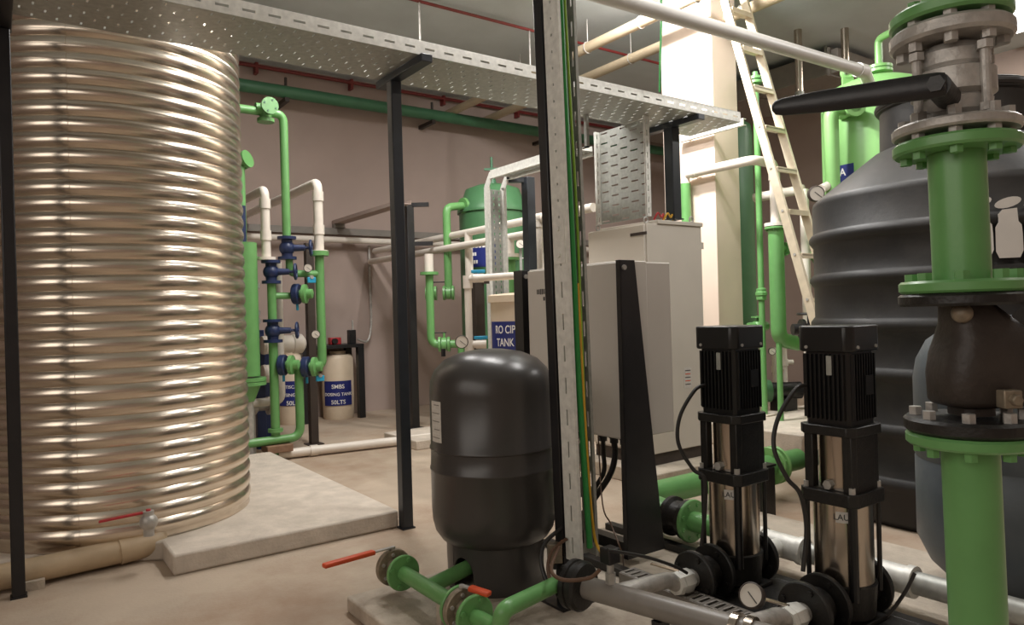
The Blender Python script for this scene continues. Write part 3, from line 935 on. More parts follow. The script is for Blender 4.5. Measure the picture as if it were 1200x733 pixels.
for f, hh, tt in ((-.05, .018, .012), (-.045, .024, .014), (0, .027, .014), (.3, .027, .014), (.7, .0245, .013), (.93, .020, .012), (.98, .016, .010), (1.0, .007, .006)):
    p = le0.lerp(le1, f)
    rs.append([p + V((0, 0, 1)) * hh * math.sin(a) * (1 if abs(math.sin(a)) > .5 else 1) * 1.0 + sv * tt * math.cos(a) for a in [2 * PI * j / 16 + PI / 16 for j in range(16)]])
obj('lever', mb.rings(rs), M['black'], t)
# rubber gasket flange + swing check valve
t = thing('check_valve', 'bulky dark brown iron check valve between the green riser flanges', 'valve', RP(497))
flange(t, RP(351), rd, FRr * 1.02, .028, M['iron'], 0)
flange(t, RP(497), rd, FRr * 1.02, .034, M['iron'], 0)
bolts(t, RP(488), rd, FRr * .82, 8, .014, .02, M['cast'])
b0, b1 = RP(486), RP(358)
Lb = (b1 - b0).length
rr = V((RX, RY, 0)); ff = V((FX, FY, 0))
mb = MB()
rs = []
for f, wl, wr, dp in ((0, .034, .05, .045), (.07, .034, .05, .045), (.10, .066, .15, .07), (.14, .074, .18, .075), (.38, .074, .19, .08), (.56, .064, .19, .08), (.70, .05, .16, .075), (.84, .042, .11, .06), (1.0, .045, .06, .05)):
    p = b0 + (b1 - b0) * f
    ring = []
    for j in range(28):
        a = 2 * PI * j / 28
        cx_, sy_ = math.cos(a), math.sin(a)
        e = 2 / 2.8
        X_ = math.copysign(abs(cx_) ** e, cx_); Y_ = math.copysign(abs(sy_) ** e, sy_)
        ring.append(p + rr * X_ * (wr if X_ > 0 else wl) + ff * Y_ * dp)
    rs.append(ring)
obj('valve_body', mb.rings(rs), M['valve_br'], t, sharp=60)
p = b0 + (b1 - b0) * .62 + rr * .15
obj('bonnet', MB().cyl(p, p + rr * .05, .09, n=28).cyl(p + rr * .05, p + rr * .075, .1, n=28), M['valve_br'], t)
p = b0 + (b1 - b0) * .18 + rr * .035 - ff * .088
obj('drain_plug', MB().obox(p, rr, ff, rd, .04, .03, .04).cyl(p - ff * .01, p - ff * .03, .013, n=6), M['dirty'], t, .003)
p = b0 + (b1 - b0) * .93 - rr * .035 - ff * .05
obj('boss', MB().sphere(p, .022), M['dirty'], t)

# ------------------------------------------------------------------ big black water tank
BC = W(1125, 400, 5.1); BC = V((BC.x, BC.y, 0))
BR = .95
t = thing('water_tank', 'huge black ribbed plastic water tank behind the pumps and green riser', 'tank', BC)
prf = [(.02, 0), (BR - .04, 0), (BR, .05)]
for zr in (.28, .62, .98, 1.30, 1.62, 1.92):
    prf += [(BR - .005, zr - .05), (BR + .004, zr - .04), (BR + .024, zr - .012), (BR + .024, zr + .012), (BR + .004, zr + .04), (BR - .005, zr + .05)]
zs = 2.2
prf += [(BR - .004, zs - .04), (BR - .012, zs - .005), (BR - .03, zs + .012), (.52, zs + .32), (.475, zs + .34), (.47, zs + .62), (.49, zs + .63), (.49, zs + .69), (.45, zs + .71), (.2, zs + .75), (.02, zs + .755)]
obj('shell', MB().lathe(prf, BC, n=96), M['tank'], t, sharp=50)
obj('lid_rim', MB().torus(BC + V((0, 0, zs + .66)), (0, 0, 1), .475, .03, 64, 10), M['tank'], t)
# the two white letters that show on the shell
for pxl, w_ in ((1182, .085), (1147, .085), (1216, .085)):
    ang = None
    r_ = ray(pxl, 270)
    # hit of the sight line with the shell
    ox, oy, dx_, dy_ = -BC.x, -BC.y, r_.x, r_.y
    A_ = dx_ * dx_ + dy_ * dy_; B_ = ox * dx_ + oy * dy_; C_ = ox * ox + oy * oy - (BR + .026) ** 2
    k_ = (-B_ - math.sqrt(B_ * B_ - A_ * C_)) / A_
    hp = O3 + r_ * k_
    ang = math.atan2(hp.y - BC.y, hp.x - BC.x)
    zc_ = hp.z
    mb = MB()
    R_ = BR + .0255

    def cp_(x, y): return V((BC.x + math.cos(ang + x / R_) * R_, BC.y + math.sin(ang + x / R_) * R_, zc_ + y))
    def cpo(x, y): return V((BC.x + math.cos(ang + x / R_) * (R_ + .003), BC.y + math.sin(ang + x / R_) * (R_ + .003), zc_ + y))
    body = [(-.052, .095), (-.03, .122), (.045, .128), (.05, .05), (.066, .03), (.07, -.02), (.072, -.12), (.055, -.16), (-.05, -.16), (-.066, -.12), (-.066, .02), (-.05, .05), (-.05, .075)]
    dot = [(.068 * math.cos(2 * PI * j / 16), .162 + .03 * math.sin(2 * PI * j / 16) + .014 * math.cos(2 * PI * j / 16)) for j in range(16)]
    for poly in (body, dot):
        n_ = len(poly)
        mb.add([cp_(*p_) for p_ in poly] + [cpo(*p_) for p_ in poly], [tuple(range(n_))[::-1], tuple(range(n_, 2 * n_))] + [(j, (j + 1) % n_, n_ + (j + 1) % n_, n_ + j) for j in range(n_)])
    obj('painted_letter', mb, M['white'], t)

# bluish grey rounded tank in front of it
gc = W(1196, 500, 3.3); gc = V((gc.x, gc.y, VP_Z))
GR = .43
t = thing('pressure_vessel', 'dark bluish grey round shouldered vessel directly behind the green riser', 'vessel', gc)
obj('shell', MB().lathe([(.02, .02), (.2, .03), (.31, .07), (.38, .14), (GR, .25), (GR, .62), (GR - .004, .625), (GR - .004, .635), (GR, .64), (GR, 1.0), (.415, 1.09), (.37, 1.18), (.28, 1.25), (.15, 1.285), (.02, 1.295)], gc, n=64), M['vessel_b'], t, sharp=50)
obj('foot_ring', MB().lathe([(.22, 0), (.26, 0), (.26, .06), (.22, .06)], gc, n=48), M['rubber'], t)

# ------------------------------------------------------------------ ladder
LX = 6.15
la, lb_ = XP(838, -40, LX), XP(947, 350, LX)
ldv = (lb_ - la)
k = (0 - la.z) / ldv.z
lfoot = la + ldv * k
ltop = la
t = thing('ladder', 'pale aluminium step ladder leaning up past the white column', 'ladder', lfoot)
lw = .36
la_ = (ltop - lfoot).normalized()
rail = []
for k in (0, 1):
    p, q = lfoot + V((lw * k, 0, 0)), ltop + V((lw * k, 0, 0))
    r_ = obj('rail', MB().obox((p + q) / 2, V((1, 0, 0)), V((1, 0, 0)).cross(la_), la_, .035, .085, (q - p).length), M['ladder'], t, .004)
    rail.append(r_)
    obj('rubber_foot', MB().obox(p + la_ * .02, V((1, 0, 0)), V((1, 0, 0)).cross(la_), la_, .042, .09, .04), M['rubber'], r_)
zs_ = [XP(853, 10, LX).z, XP(938, 298, LX).z]
stp = (zs_[0] - zs_[1]) / 6.0
z = zs_[1] - stp * 6
i = 0
while z < ltop.z - .1:
    if z > .15:
        p = lfoot + (ltop - lfoot) * (z / ltop.z)
        obj('step', MB().box(p + V((.018, -.055, -.012)), p + V((lw - .018, .055, .012))).box(p + V((.018, -.055, -.04)), p + V((lw - .018, -.05, 0))), M['ladder'], t, .003)
        for r_, xo in ((rail[0], -.0175), (rail[1], lw + .0175)):
            obj('rivet', MB().cyl(p + V((xo - .006, 0, 0)), p + V((xo + .006, 0, 0)), .014, n=10), M['cast'], r_)
    z += stp

# ------------------------------------------------------------------ overhead pipes
cnd0, cnd1 = YP(640, -25, 3.47), YP(1013, 84, 3.47)
t = thing('overhead_pipe', 'long light grey pipe overhead, slanting to the tall light green vessel', 'pipe', cnd1)
GV = W(1030, 200, 7.6); GV = V((GV.x, GV.y, 0))
end = V((GV.x - .25, GV.y - .1, cnd1.z - .05))
obj('pipe', MB().tube([V((-1.0, cnd0.y, cnd0.z)), cnd0, cnd1, end], .055, 20, bend=.1), M['conduit'], t)
obj('socket', MB().cyl(cnd1 - (cnd1 - cnd0).normalized() * .12, cnd1, .065, n=24), M['conduit'], t)

# ceiling-high pipes
t = thing('ceiling_pipe', 'drab beige ceiling pipe on hangers, higher of the pair beside the white column', 'pipe', (6.0, 6, 4.7), 'beige pipes under the ceiling')
t['group'] = 'beige pipes under the ceiling'
P0 = [(6.0, 4.70, 'a'), (6.75, 4.70, 'b')]
for i, (x_, z_, _) in enumerate(P0):
    if i == 1:
        t = thing('ceiling_pipe', 'drab beige ceiling pipe, the one nearer the top of the hanging wire', 'pipe', (6.75, 6, 4.7), 'beige pipes under the ceiling')
        t['label'] = 'drab beige ceiling pipe on hangers, lower of the pair beside the white column'
    obj('pipe', MB().cyl((x_, -1.5, z_), (x_, Y1, z_), .062, n=18), M['ceilpipe'], t)
    for yy in (4.9, 5.7, 6.6, 8.0):
        obj('hanger', MB().torus((x_, yy, z_), (0, 1, 0), .068, .006, 20, 6).cyl((x_, yy, z_ + .068), (x_, yy, ZC), .006, n=6), M['cast'], t)

t = thing('sprinkler_pipe', 'thin red pipe on the ceiling above the cable tray', 'pipe', (4, 7.1, 4.98))
obj('pipe', MB().cyl((X0, 7.1, 4.98), (9, 7.1, 4.98), .018, n=10), M['redpipe'], t)
for px_ in (492, 620):
    r_ = ray(px_, 30); x_ = 7.1 * r_.x / r_.y
    obj('drop', MB().cyl((x_, 7.1, 4.98), (x_, 7.1, 4.2), .012, n=8), M['cast'], t)
rz0, rz1 = YP(300, 82, 10.1), YP(600, 126, 10.1)
t = thing('sprinkler_pipe', 'thin red pipe high on the back wall above the thick green pipe', 'pipe', rz0)
rdv = (rz1 - rz0).normalized()
obj('pipe', MB().cyl((X0 + .01, 10.1, (rz0.z + rz1.z) / 2), (X1 - .01, 10.1, (rz0.z + rz1.z) / 2), .026, n=10), M['redpipe'], t)
for x_ in (1.5, 3.0, 4.4, 6.0, 7.5):
    obj('clip', MB().box((x_ - .02, 10.08, (rz0.z + rz1.z) / 2 - .1), (x_ + .02, Y1 - .002, (rz0.z + rz1.z) / 2 + .05)), M['redpipe'], t)
gz = (YP(300, 102, 9.8).z + YP(600, 150, 9.8).z) / 2
t = thing('wall_pipe', 'thick dark green pipe running high along the back wall', 'pipe', (4, 9.8, gz))
obj('pipe', MB().cyl((X0, 9.8, gz), (X1, 9.8, gz), .085, n=22), M['green_p'], t)
for x_ in (1.2, 3.3, 5.6, 7.9):
    obj('bracket', MB().box((x_ - .03, 9.75, gz - .14), (x_ + .03, Y1, gz - .085)).cyl((x_, 9.8, gz + .08), (x_, 9.8, gz + .2), .02, n=8), M['brown'], t)
wz = (YP(300, 276, 10.0).z + YP(455, 285, 10.0).z) / 2
t = thing('wall_pipe', 'thin white plastic pipe running level along the lower back wall', 'pipe', (4, 10.0, wz))
obj('pipe', MB().cyl((.5, 10.0, wz), (X1, 10.0, wz), .045, n=16), M['pvc'], t)
for x_ in (1.6, 3.4, 5.2, 8.0):
    obj('clip', MB().box((x_ - .025, 10.0, wz - .055), (x_ + .025, Y1, wz - .04)), M['cast'], t)

# dark tray towards the back wall
tq = YP(392, 262, 10.1)
t = thing('cable_tray', 'narrow drab cable tray meeting the back wall above the white wall pipe', 'cable tray', (tq.x, 8.9, tq.z))
obj('tray_bed', MB().box((tq.x, 8.0, tq.z), (tq.x + .16, 10.19, tq.z + .01)), M['wall'], t)
obj('side_flange', MB().box((tq.x - .005, 8.0, tq.z), (tq.x, 10.19, tq.z + .05)), M['wall'], t)
obj('side_flange', MB().box((tq.x + .16, 8.0, tq.z), (tq.x + .165, 10.19, tq.z + .05)), M['wall'], t)
obj('wall_bracket', MB().box((tq.x, 10.1, tq.z - .06), (tq.x + .16, 10.2, tq.z)), M['greypipe'], t)

# duct and rods at the upper right
t = thing('air_duct', 'grey sheet metal duct under the ceiling above the ladder', 'duct', (10.3, 6.0, 4.5))
obj('duct_body', MB().box((9.4, 5.3, 4.62), (10.6, 9.5, 4.95)), M['greypipe'], t, .01)
for yy in (5.4, 6.6, 7.8):
    obj('joint_flange', MB().box((9.37, yy, 4.59), (10.63, yy + .04, 4.98)), M['greypipe'], t)
    obj('hanger', MB().box((9.45, yy + .1, 4.95), (9.48, yy + .13, ZC)).box((9.45, yy + .1, 4.95), (10.53, yy + .13, 4.96)).box((10.5, yy + .1, 4.95), (10.53, yy + .13, ZC)), M['galv'], t)
for px_, ya_, yb_, lab in ((937, 68, 108, 'bright steel hanger tube under the ceiling, nearer the ladder'), (991, 42, 78, 'bright steel hanger tube under the ceiling, nearer the green riser')):
    q0 = W(px_, yb_, 9.4); q1 = V((q0.x, q0.y, ZC))
    tt = thing('hanger_tube', lab, 'tube', q0, 'steel hanger tubes')
    obj('tube', MB().cyl((q0.x, q0.y, W(px_, yb_ + 6, 9.4).z), q1, .05, n=18), M['steel'], tt)
    obj('collar', MB().cyl((q0.x, q0.y, W(px_, yb_ + 8, 9.4).z), (q0.x, q0.y, W(px_, yb_, 9.4).z), .058, n=18), M['galv'], tt)

# bright ceiling panel, top right corner
cl = V((9.0, 3.0, ZC))
r_ = ray(1204, 12); k_ = (ZC - .06 - H) / r_.z
cc = O3 + r_ * k_
t = thing('ceiling_light', 'bright white rectangular ceiling light at the photo\'s upper right corner', 'light', (cc.x, cc.y, ZC - .08))
obj('light_frame', MB().box((cc.x - .8, cc.y - .8, ZC - .05), (cc.x + .8, cc.y + .8, ZC)), M['galv'], t)
obj('diffuser', MB().box((cc.x - .77, cc.y - .77, ZC - .06), (cc.x + .77, cc.y + .77, ZC - .045)), M['lamp'], t)

# hanging green wire
gw = W(775, 14, 5.55)
wire('thin pale green wire hanging from above onto the cable tray', [V((gw.x, gw.y, 4.2)), gw, W(774, 60, 5.55), W(773, 108, 5.55)], .008, M['greenwire'], name='wire')

# ------------------------------------------------------------------ tall light green vessel, right
t = thing('green_vessel', 'tall light green pressure vessel behind the black water tank', 'vessel', GV)
gtop = 1.45 + (354 - 92) * 7.6 / 840
R_ = .55
obj('shell', MB().lathe([(.02, .30), (.3, .32), (.48, .42), (R_, .55), (R_, gtop - .28), (R_ - .02, gtop - .2), (.46, gtop - .1), (.3, gtop - .03), (.1, gtop), (.02, gtop + .003)], GV, n=64), M['green_l'], t, sharp=50)
for a in (.6, 2.2, 3.8, 5.4):
    p = GV + V((math.cos(a) * .42, math.sin(a) * .42, 0))
    obj('leg', MB().box(p - V((.04, .04, 0)), p + V((.04, .04, .55))), M['green_l'], t)
lg = W(993, 86, 7.45)
obj('lifting_lug', MB().torus(lg + V((0, 0, .0)), (FX, FY, 0), .05, .026, 20, 8).obox(lg - V((0, 0, .08)), (RX, RY, 0), (FX, FY, 0), (0, 0, 1), .11, .04, .12), M['green_l'], t)
nz = V((GV.x + .03, GV.y, gtop))
np_ = W(1030, 78, 7.6)
obj('top_nozzle', MB().cyl((np_.x, np_.y, gtop - .05), (np_.x, np_.y, gtop + .12), .05).cyl((np_.x, np_.y, gtop + .06), (np_.x, np_.y, gtop + .09), .13).cyl((np_.x, np_.y, gtop + .1), (np_.x, np_.y, gtop + .13), .13), M['green_l'], t)
sd = W(975, 180, 7.2)
tp = W(970, 128, 7.2)
obj('side_pipe', MB().tube([GV + V((-.3, -.2, tp.z - .0)), (sd.x, sd.y, tp.z), (sd.x, sd.y, .3)], .07, 18, bend=.1), M['green_l'], t)
nzp = W(1003, 124, 7.05)
obj('side_nozzle', MB().cyl(nzp + V((FX, FY, 0)) * .3, nzp, .06).cyl(nzp, nzp + V((FX, FY, 0)) * .03, .1), M['green_l'], t)
dsn = V((-FX, -FY, 0))
a_ = math.atan2(-GV.y, -GV.x) - .78
zz0 = W(985, 213, 7.2).z; zz1 = W(985, 190, 7.2).z
lbs = obj('vessel_sign', patch(GV, R_ + .001, a_ - .05, a_ + .36, zz0 - .16, zz1, .004), M['bluesign'], t)
text(lbs, 'sign_print', 'A', GV + V((math.cos(a_ + .14), math.sin(a_ + .14), 0)) * (R_ + .006) + V((0, 0, (zz0 + zz1) / 2 + .02)), (1, 0, 0), (0, 0, 1), .11, M['white'], wrap=(GV, R_ + .006))
t2 = thing('vent_pipe', 'thin light green pipe climbing from the tall green vessel to the riser', 'pipe', (np_.x, np_.y, gtop + .13))
top_ = W(1031, 46, 7.6)
obj('pipe', MB().tube([(np_.x, np_.y, gtop + .13), (np_.x, np_.y, top_.z), W(1088, 14, 7.0), W(1180, -40, 6.3)], .038, 14, bend=.06), M['green_l'], t2)
gauge('round pressure gauge on a pipe stub left of the black tank shoulder', W(957, 227, 6.6), (-FX, -FY, 0), .075, W(962, 222, 7.0))
gp = W(962, 222, 7.1)
t2 = thing('pipe', 'short white plastic pipe stub behind the gauge near the black tank', 'pipe', gp)
obj('pipe', MB().cyl(gp, W(978, 214, 7.3), .045), M['pvc'], t2)

# ------------------------------------------------------------------ green pipes and white pipes right of the column
vq = W(857, 300, 9.6)
t = thing('green_vessel', 'dark green vessel half hidden behind the white column', 'vessel', (vq.x, vq.y, 0))
gtp = W(870, 140, 9.6).z
obj('shell', MB().lathe([(.02, .0), (.31, .0), (.31, gtp - .2), (.29, gtp - .1), (.2, gtp - .03), (.02, gtp)], (vq.x, vq.y, 0), n=40), M['green_d'], t, sharp=50)
obj('top_nozzle', MB().cyl((vq.x, vq.y, gtp - .03), (vq.x, vq.y, gtp + .1), .05).cyl((vq.x, vq.y, gtp + .08), (vq.x, vq.y, gtp + .12), .1), M['green_d'], t)

WPX = 6.37
wa, wb = XP(803, 205, WPX), XP(882, 187, WPX)
wb.z = wa.z
wc = YP(907, 196, wb.y); wc.z = wa.z
flz = YP(905, 264, wc.y).z
t = thing('white_pipe', 'white plastic pipe crossing in front of the white column behind the ladder', 'pipe', wa)
obj('pipe', MB().tube([wa - V((0, 0, .12)), wa, wb, wc, V((wc.x, wc.y, flz))], .05, 18, bend=.09), M['pvc'], t)
for p, q in ((wa - V((0, .1, 0)), wa - V((0, .16, 0))), (V((wc.x, wc.y, wc.z - .1)), V((wc.x, wc.y, wc.z - .18)))):
    obj('socket', MB().cyl(p, q, .058, n=20), M['pvc'], t)
obj('end_flange', MB().cyl((wc.x, wc.y, flz - .01), (wc.x, wc.y, flz + .025), .115, n=28), M['pvc'], t)
t = thing('green_pipe', 'green pipe stub joined to the white pipe above the beige cabinet', 'pipe', (wa.x, wa.y, .22))
obj('pipe', MB().cyl((wa.x, wa.y, .0), wa - V((0, 0, .1)), .055, n=18), M['green'], t)
t = thing('green_pipe', 'thick green pipe under the white flange right of the column', 'pipe', (wc.x, wc.y, .22))
ez = YP(910, 398, wc.y).z
obj('pipe', MB().tube([(wc.x, wc.y, flz - .03), (wc.x, wc.y, ez), (wc.x + .32, wc.y - .02, ez - .06)], .08, 20, bend=.12), M['green'], t)
flange(t, (wc.x, wc.y, flz - .03), (0, 0, 1), .115, .025, M['green'], 4, .012, .03)
bz_ = YP(915, 292, wc.y).z
obj('branch', MB().cyl((wc.x, wc.y, bz_), (wc.x + .3, wc.y, bz_), .045, n=16).cyl((wc.x + .13, wc.y, bz_), (wc.x + .16, wc.y, bz_), .075), M['green'], t)
obj('pipe_leg', MB().cyl((wc.x, wc.y, .22), (wc.x, wc.y, ez - .02), .03, n=12), M['green'], t)
tq_ = W(891, 300, 8.0)
t = thing('green_pipe', 'slender green standpipe with a union, behind the ladder near the white column', 'pipe', (tq_.x, tq_.y, 0))
ztp = W(884, 95, 8.0).z
obj('pipe', MB().cyl((tq_.x, tq_.y, .24), (tq_.x, tq_.y, ztp), .034, n=16), M['green'], t)
obj('pedestal', MB().box((tq_.x - .09, tq_.y - .09, 0), (tq_.x + .09, tq_.y + .09, .24)), M['plinth'], t, .005)
obj('top_flange', MB().cyl((tq_.x, tq_.y, ztp - .03), (tq_.x, tq_.y, ztp), .075).cyl((tq_.x, tq_.y, ztp + .015), (tq_.x, tq_.y, ztp + .045), .075).cyl((tq_.x, tq_.y, ztp), (tq_.x, tq_.y, ztp + .1), .03), M['green'], t)
uz = W(895, 345, 8.0).z
obj('union', MB().lathe([(.035, -.07), (.055, -.06), (.055, -.02), (.065, -.01), (.065, .02), (.055, .03), (.055, .06), (.035, .07)], (tq_.x, tq_.y, uz), n=8), M['green'], t)
uz2 = W(893, 383, 8.0).z
v = thing('ball_valve', 'green painted valve block low on the slender green standpipe', 'valve', (tq_.x + .05, tq_.y + .08, uz2))
obj('valve_body', MB().sphere((tq_.x + .03, tq_.y + .08, uz2), .075).cyl((tq_.x - .1, tq_.y + .1, uz2), (tq_.x + .16, tq_.y + .06, uz2), .05), M['green'], v)
obj('handle', MB().cyl((tq_.x + .03, tq_.y + .08, uz2 + .06), (tq_.x + .03, tq_.y + .08, uz2 + .12), .015, n=8).cyl((tq_.x + .03, tq_.y + .08, uz2 + .1), (tq_.x + .03, tq_.y + .08, uz2 + .115), .07), M['green'], v)
h0, h1 = W(884, 232, 8.6), W(942, 222, 8.2)
t = thing('white_pipe', 'short level white pipe seen through the ladder steps', 'pipe', h0)
obj('pipe', MB().cyl(h0, h1, .055, n=16), M['pvc'], t)
obj('socket', MB().cyl(h0.lerp(h1, .5), h0.lerp(h1, .6), .065), M['pvc'], t)
obj('drop_pipe', MB().cyl(h1, V((h1.x, h1.y, 0.)), .05, n=14), M['pvc'], t)
# bits behind the ladder, near the black tank
for (px_, py_, d_, kind, lab) in ((950, 300, 8.6, 'bf', 'green hand valve behind the ladder, close to the black tank'), (948, 386, 7.0, 'bf', 'black lever valve low behind the ladder foot')):
    q = W(px_, py_, d_)
    v = thing('gate_valve', lab, 'valve', q)
    m_ = M['green'] if py_ < 350 else M['black']
    obj('valve_body', MB().cyl(q - V((RX, RY, 0)) * .16, q + V((RX, RY, 0)) * .22, .055).cyl(q - V((RX, RY, 0)) * .08, q - V((RX, RY, 0)) * .05, .1).cyl(q + V((RX, RY, 0)) * .05, q + V((RX, RY, 0)) * .08, .1), m_, v)
    obj('hand_wheel', MB().torus(q + V((0, 0, .15)), (0, 0, 1), .1, .012).cyl(q, q + V((0, 0, .15)), .014, n=8).bar(q + V((-.1, 0, .15)), q + V((.1, 0, .15)), .012, .012).bar(q + V((0, -.1, .15)), q + V((0, .1, .15)), .012, .012), M['black'], v)
    obj('pipe', MB().cyl(q + V((RX, RY, 0)) * .2, V((q.x + RX * .2, q.y + RY * .2, 0)), .035, n=12), m_, v)
for k, (px_, ya_, yb_) in enumerate(((907, 408, 455), (919, 400, 455))):
    q0, q1 = W(px_, ya_, 8.8), W(px_, yb_, 8.8)
    t = thing('white_pipe', ('thin white riser pipe between the two pumps, farther from the ladder', 'thin white riser pipe between the two pumps, nearer the ladder foot')[k], 'pipe', V((q0.x, q0.y, .0)), 'white riser pipes between the pumps')
    obj('pipe', MB().cyl(q0, V((q0.x, q0.y, .0)), .028, n=12), M['pvc'], t)
    obj('tee', MB().cyl(q0 - V((0, 0, .22)), q0 - V((0, 0, .3)), .04).cyl(q0 - V((0, 0, .26)), q0 - V((0, 0, .26)) + V((RX, RY, 0)) * .1, .03), M['pvc'], t)
q = W(905, 400, 8.5)
gauge('small round gauge between the two pumps above the white riser pipes', W(905, 412, 8.5), (-FX, -FY, 0), .045, W(907, 412, 8.75))
q = W(918, 458, 8.4)
t = thing('motor_pump', 'small dark pump on the plinth seen between the two vertical pumps', 'pump', (q.x, q.y, .22))
obj('pump_body', MB().cyl(q - V((RX, RY, 0)) * .16, q + V((RX, RY, 0)) * .2, .1), M['black'], t)
obj('pump_head', MB().cyl(q - V((RX, RY, 0)) * .24, q - V((RX, RY, 0)) * .16, .13), M['green_d'], t)
obj('pump_foot', MB().box((q.x - .12, q.y - .1, 0.22 if q.x > 6.1 else 0), (q.x + .12, q.y + .1, q.z - .08)), M['black'], t)
# small strut bracket on the column under the tray end
b0, b1 = XP(797, 164, 6.40), XP(851, 164, 6.40)
t = thing('strut_bracket', 'short light grey slotted strut fixed across the white column below the tray', 'bracket', b0)
obj('strut', MB().box((6.36, b1.y - .25, b0.z - .035), (6.37, b0.y, b0.z + .035)).box((6.37, b1.y - .25, b0.z + .029), (6.41, b0.y, b0.z + .035)).box((6.37, b1.y - .25, b0.z - .035), (6.41, b0.y, b0.z - .029)), M['galv_lt'], t)
obj('bolt', MB().cyl((6.35, b0.y - .1, b0.z), (6.47, b0.y - .1, b0.z), .012, n=8), M['cast'], t)
obj('bolt', MB().cyl((6.35, b1.y + .08, b0.z), (6.47, b1.y + .08, b0.z), .012, n=8), M['cast'], t)

# ------------------------------------------------------------------ centre back: green vessel, pipes, tanks
CD = 9.55
vq = W(579, 300, CD)
CV = V((vq.x, vq.y, 0))
ctop = W(579, 216, CD).z
t = thing('green_vessel', 'dark green filter vessel with a domed top behind the cream tank', 'vessel', CV)
zr = W(579, 247, CD - .3).z
obj('shell', MB().lathe([(.02, .0), (.42, .0), (.45, .08), (.45, zr), (.475, zr), (.475, zr + .04), (.44, zr + .09), (.36, ctop - .08), (.2, ctop - .02), (.02, ctop)], CV, n=56), M['green_d'], t, sharp=50)
obj('top_vent', MB().cyl(CV + V((0, 0, ctop - .03)), CV + V((0, 0, ctop + .14)), .07, .03).cyl(CV + V((0, 0, ctop + .14)), CV + V((0, 0, ctop + .36)), .018, n=8).bar(CV + V((-.08, .06, ctop + .2)), CV + V((.08, -.06, ctop + .2)), .03, .03), M['green_p'], t)
ac = math.atan2(-CV.y, -CV.x)
s0, s1 = W(564, 313, CD - .4).z, W(564, 283, CD - .4).z
sg = obj('vessel_sign', patch(CV, .451, ac - .72, ac + .04, s0, s1, .004), M['bluesign'], t)
for i_, (q0_, q1_) in enumerate(((-.66, -.1), (-.64, -.5), (-.62, -.46))):
    zz = s1 - .06 - i_ * .1
    n_ = 5 if i_ == 0 else 2
    for k_ in range(n_):
        aa = ac + q0_ + (q1_ - q0_) * k_ / n_
        obj('sign_print', patch(CV, .455, aa, aa + (q1_ - q0_) / n_ * .7, zz - .022, zz + .022, .002, 4), M['white'], sg)
# pipe out of the vessel's shoulder
p0 = W(545, 241, 9.3); p1 = W(523, 243, 9.1); p2 = W(525, 338, 9.1)
t = thing('green_pipe', 'green elbow pipe leaving the shoulder of the domed green vessel', 'pipe', p2)
obj('pipe', MB().tube([p0 + V((FX, FY, 0)) * .15 + V((RX, RY, 0)) * .1, p0, p1, V((p1.x, p1.y, p2.z))], .05, 16, bend=.09), M['green'], t)
obj('flange', MB().cyl(p0, p0 + (p1 - p0).normalized() * .04, .1, n=24), M['green'], t)
rgt = V((RX, RY, 0)); fwd_ = V((FX, FY, 0))


def bvalve(label, q, m_, axis, R=.07, lever=None, group=None):
    v = thing('butterfly_valve', label, 'valve', q, group)
    a = V(axis).normalized()
    obj('valve_body', MB().cyl(q - a * .03, q + a * .03, R * 1.15, n=24), m_, v)
    obj('flange', MB().cyl(q - a * .07, q - a * .04, R * 1.3, n=24).cyl(q + a * .04, q + a * .07, R * 1.3, n=24), M['green'], v)
    st = V((0, 0, 1)) if abs(a.z) < .5 else -fwd_
    obj('stem', MB().cyl(q, q + st * R * 2.0, .016, n=10), m_, v)
    le = (lever or rgt) 
    obj('handle', MB().bar(q + st * R * 2.0 - V(le) * .03, q + st * R * 2.0 + V(le) * .2, .03, .014, (0, 0, 1)), M['black'] if m_ != M['blue'] else M['blue'], v, .004)
    return v


q = V((p1.x, p1.y, p2.z - .06))
bvalve('green butterfly valve with a drooping black lever left of the domed vessel', q, M['green'], rgt, lever=(0, 0, -1))
bvalve('green butterfly valve beside the drooping lever, nearer the L shaped post', q - rgt * .22, M['green'], rgt)
a0_, a1_ = W(503, 298, 8.7), W(503, 321, 8.7)
t = thing('green_pipe', 'green pipe below a white stub, right of the L shaped black post', 'pipe', V((a1_.x, a1_.y, .3)))
lo = W(508, 404, 8.7)
obj('pipe', MB().tube([a1_, V((a1_.x, a1_.y, lo.z)), V((a1_.x, a1_.y, lo.z)) + rgt * .42], .048, 16, bend=.1), M['green'], t)
obj('white_stub', MB().cyl(V((a1_.x, a1_.y, a0_.z)), a1_, .055), M['pvc'], t)
obj('flange', MB().cyl(a1_ - V((0, 0, .015)), a1_ + V((0, 0, .02)), .11), M['green'], t)
obj('pipe_leg', MB().cyl(V((a1_.x, a1_.y, lo.z)) + rgt * .36, V((a1_.x, a1_.y, 0)) + rgt * .36, .04), M['green'], t)
bvalve('green butterfly valve with flat black lever, low behind the grey vessel', V((a1_.x, a1_.y, lo.z)) + rgt * .16, M['green'], rgt, lever=-rgt)
gq = W(541, 401, 8.3)


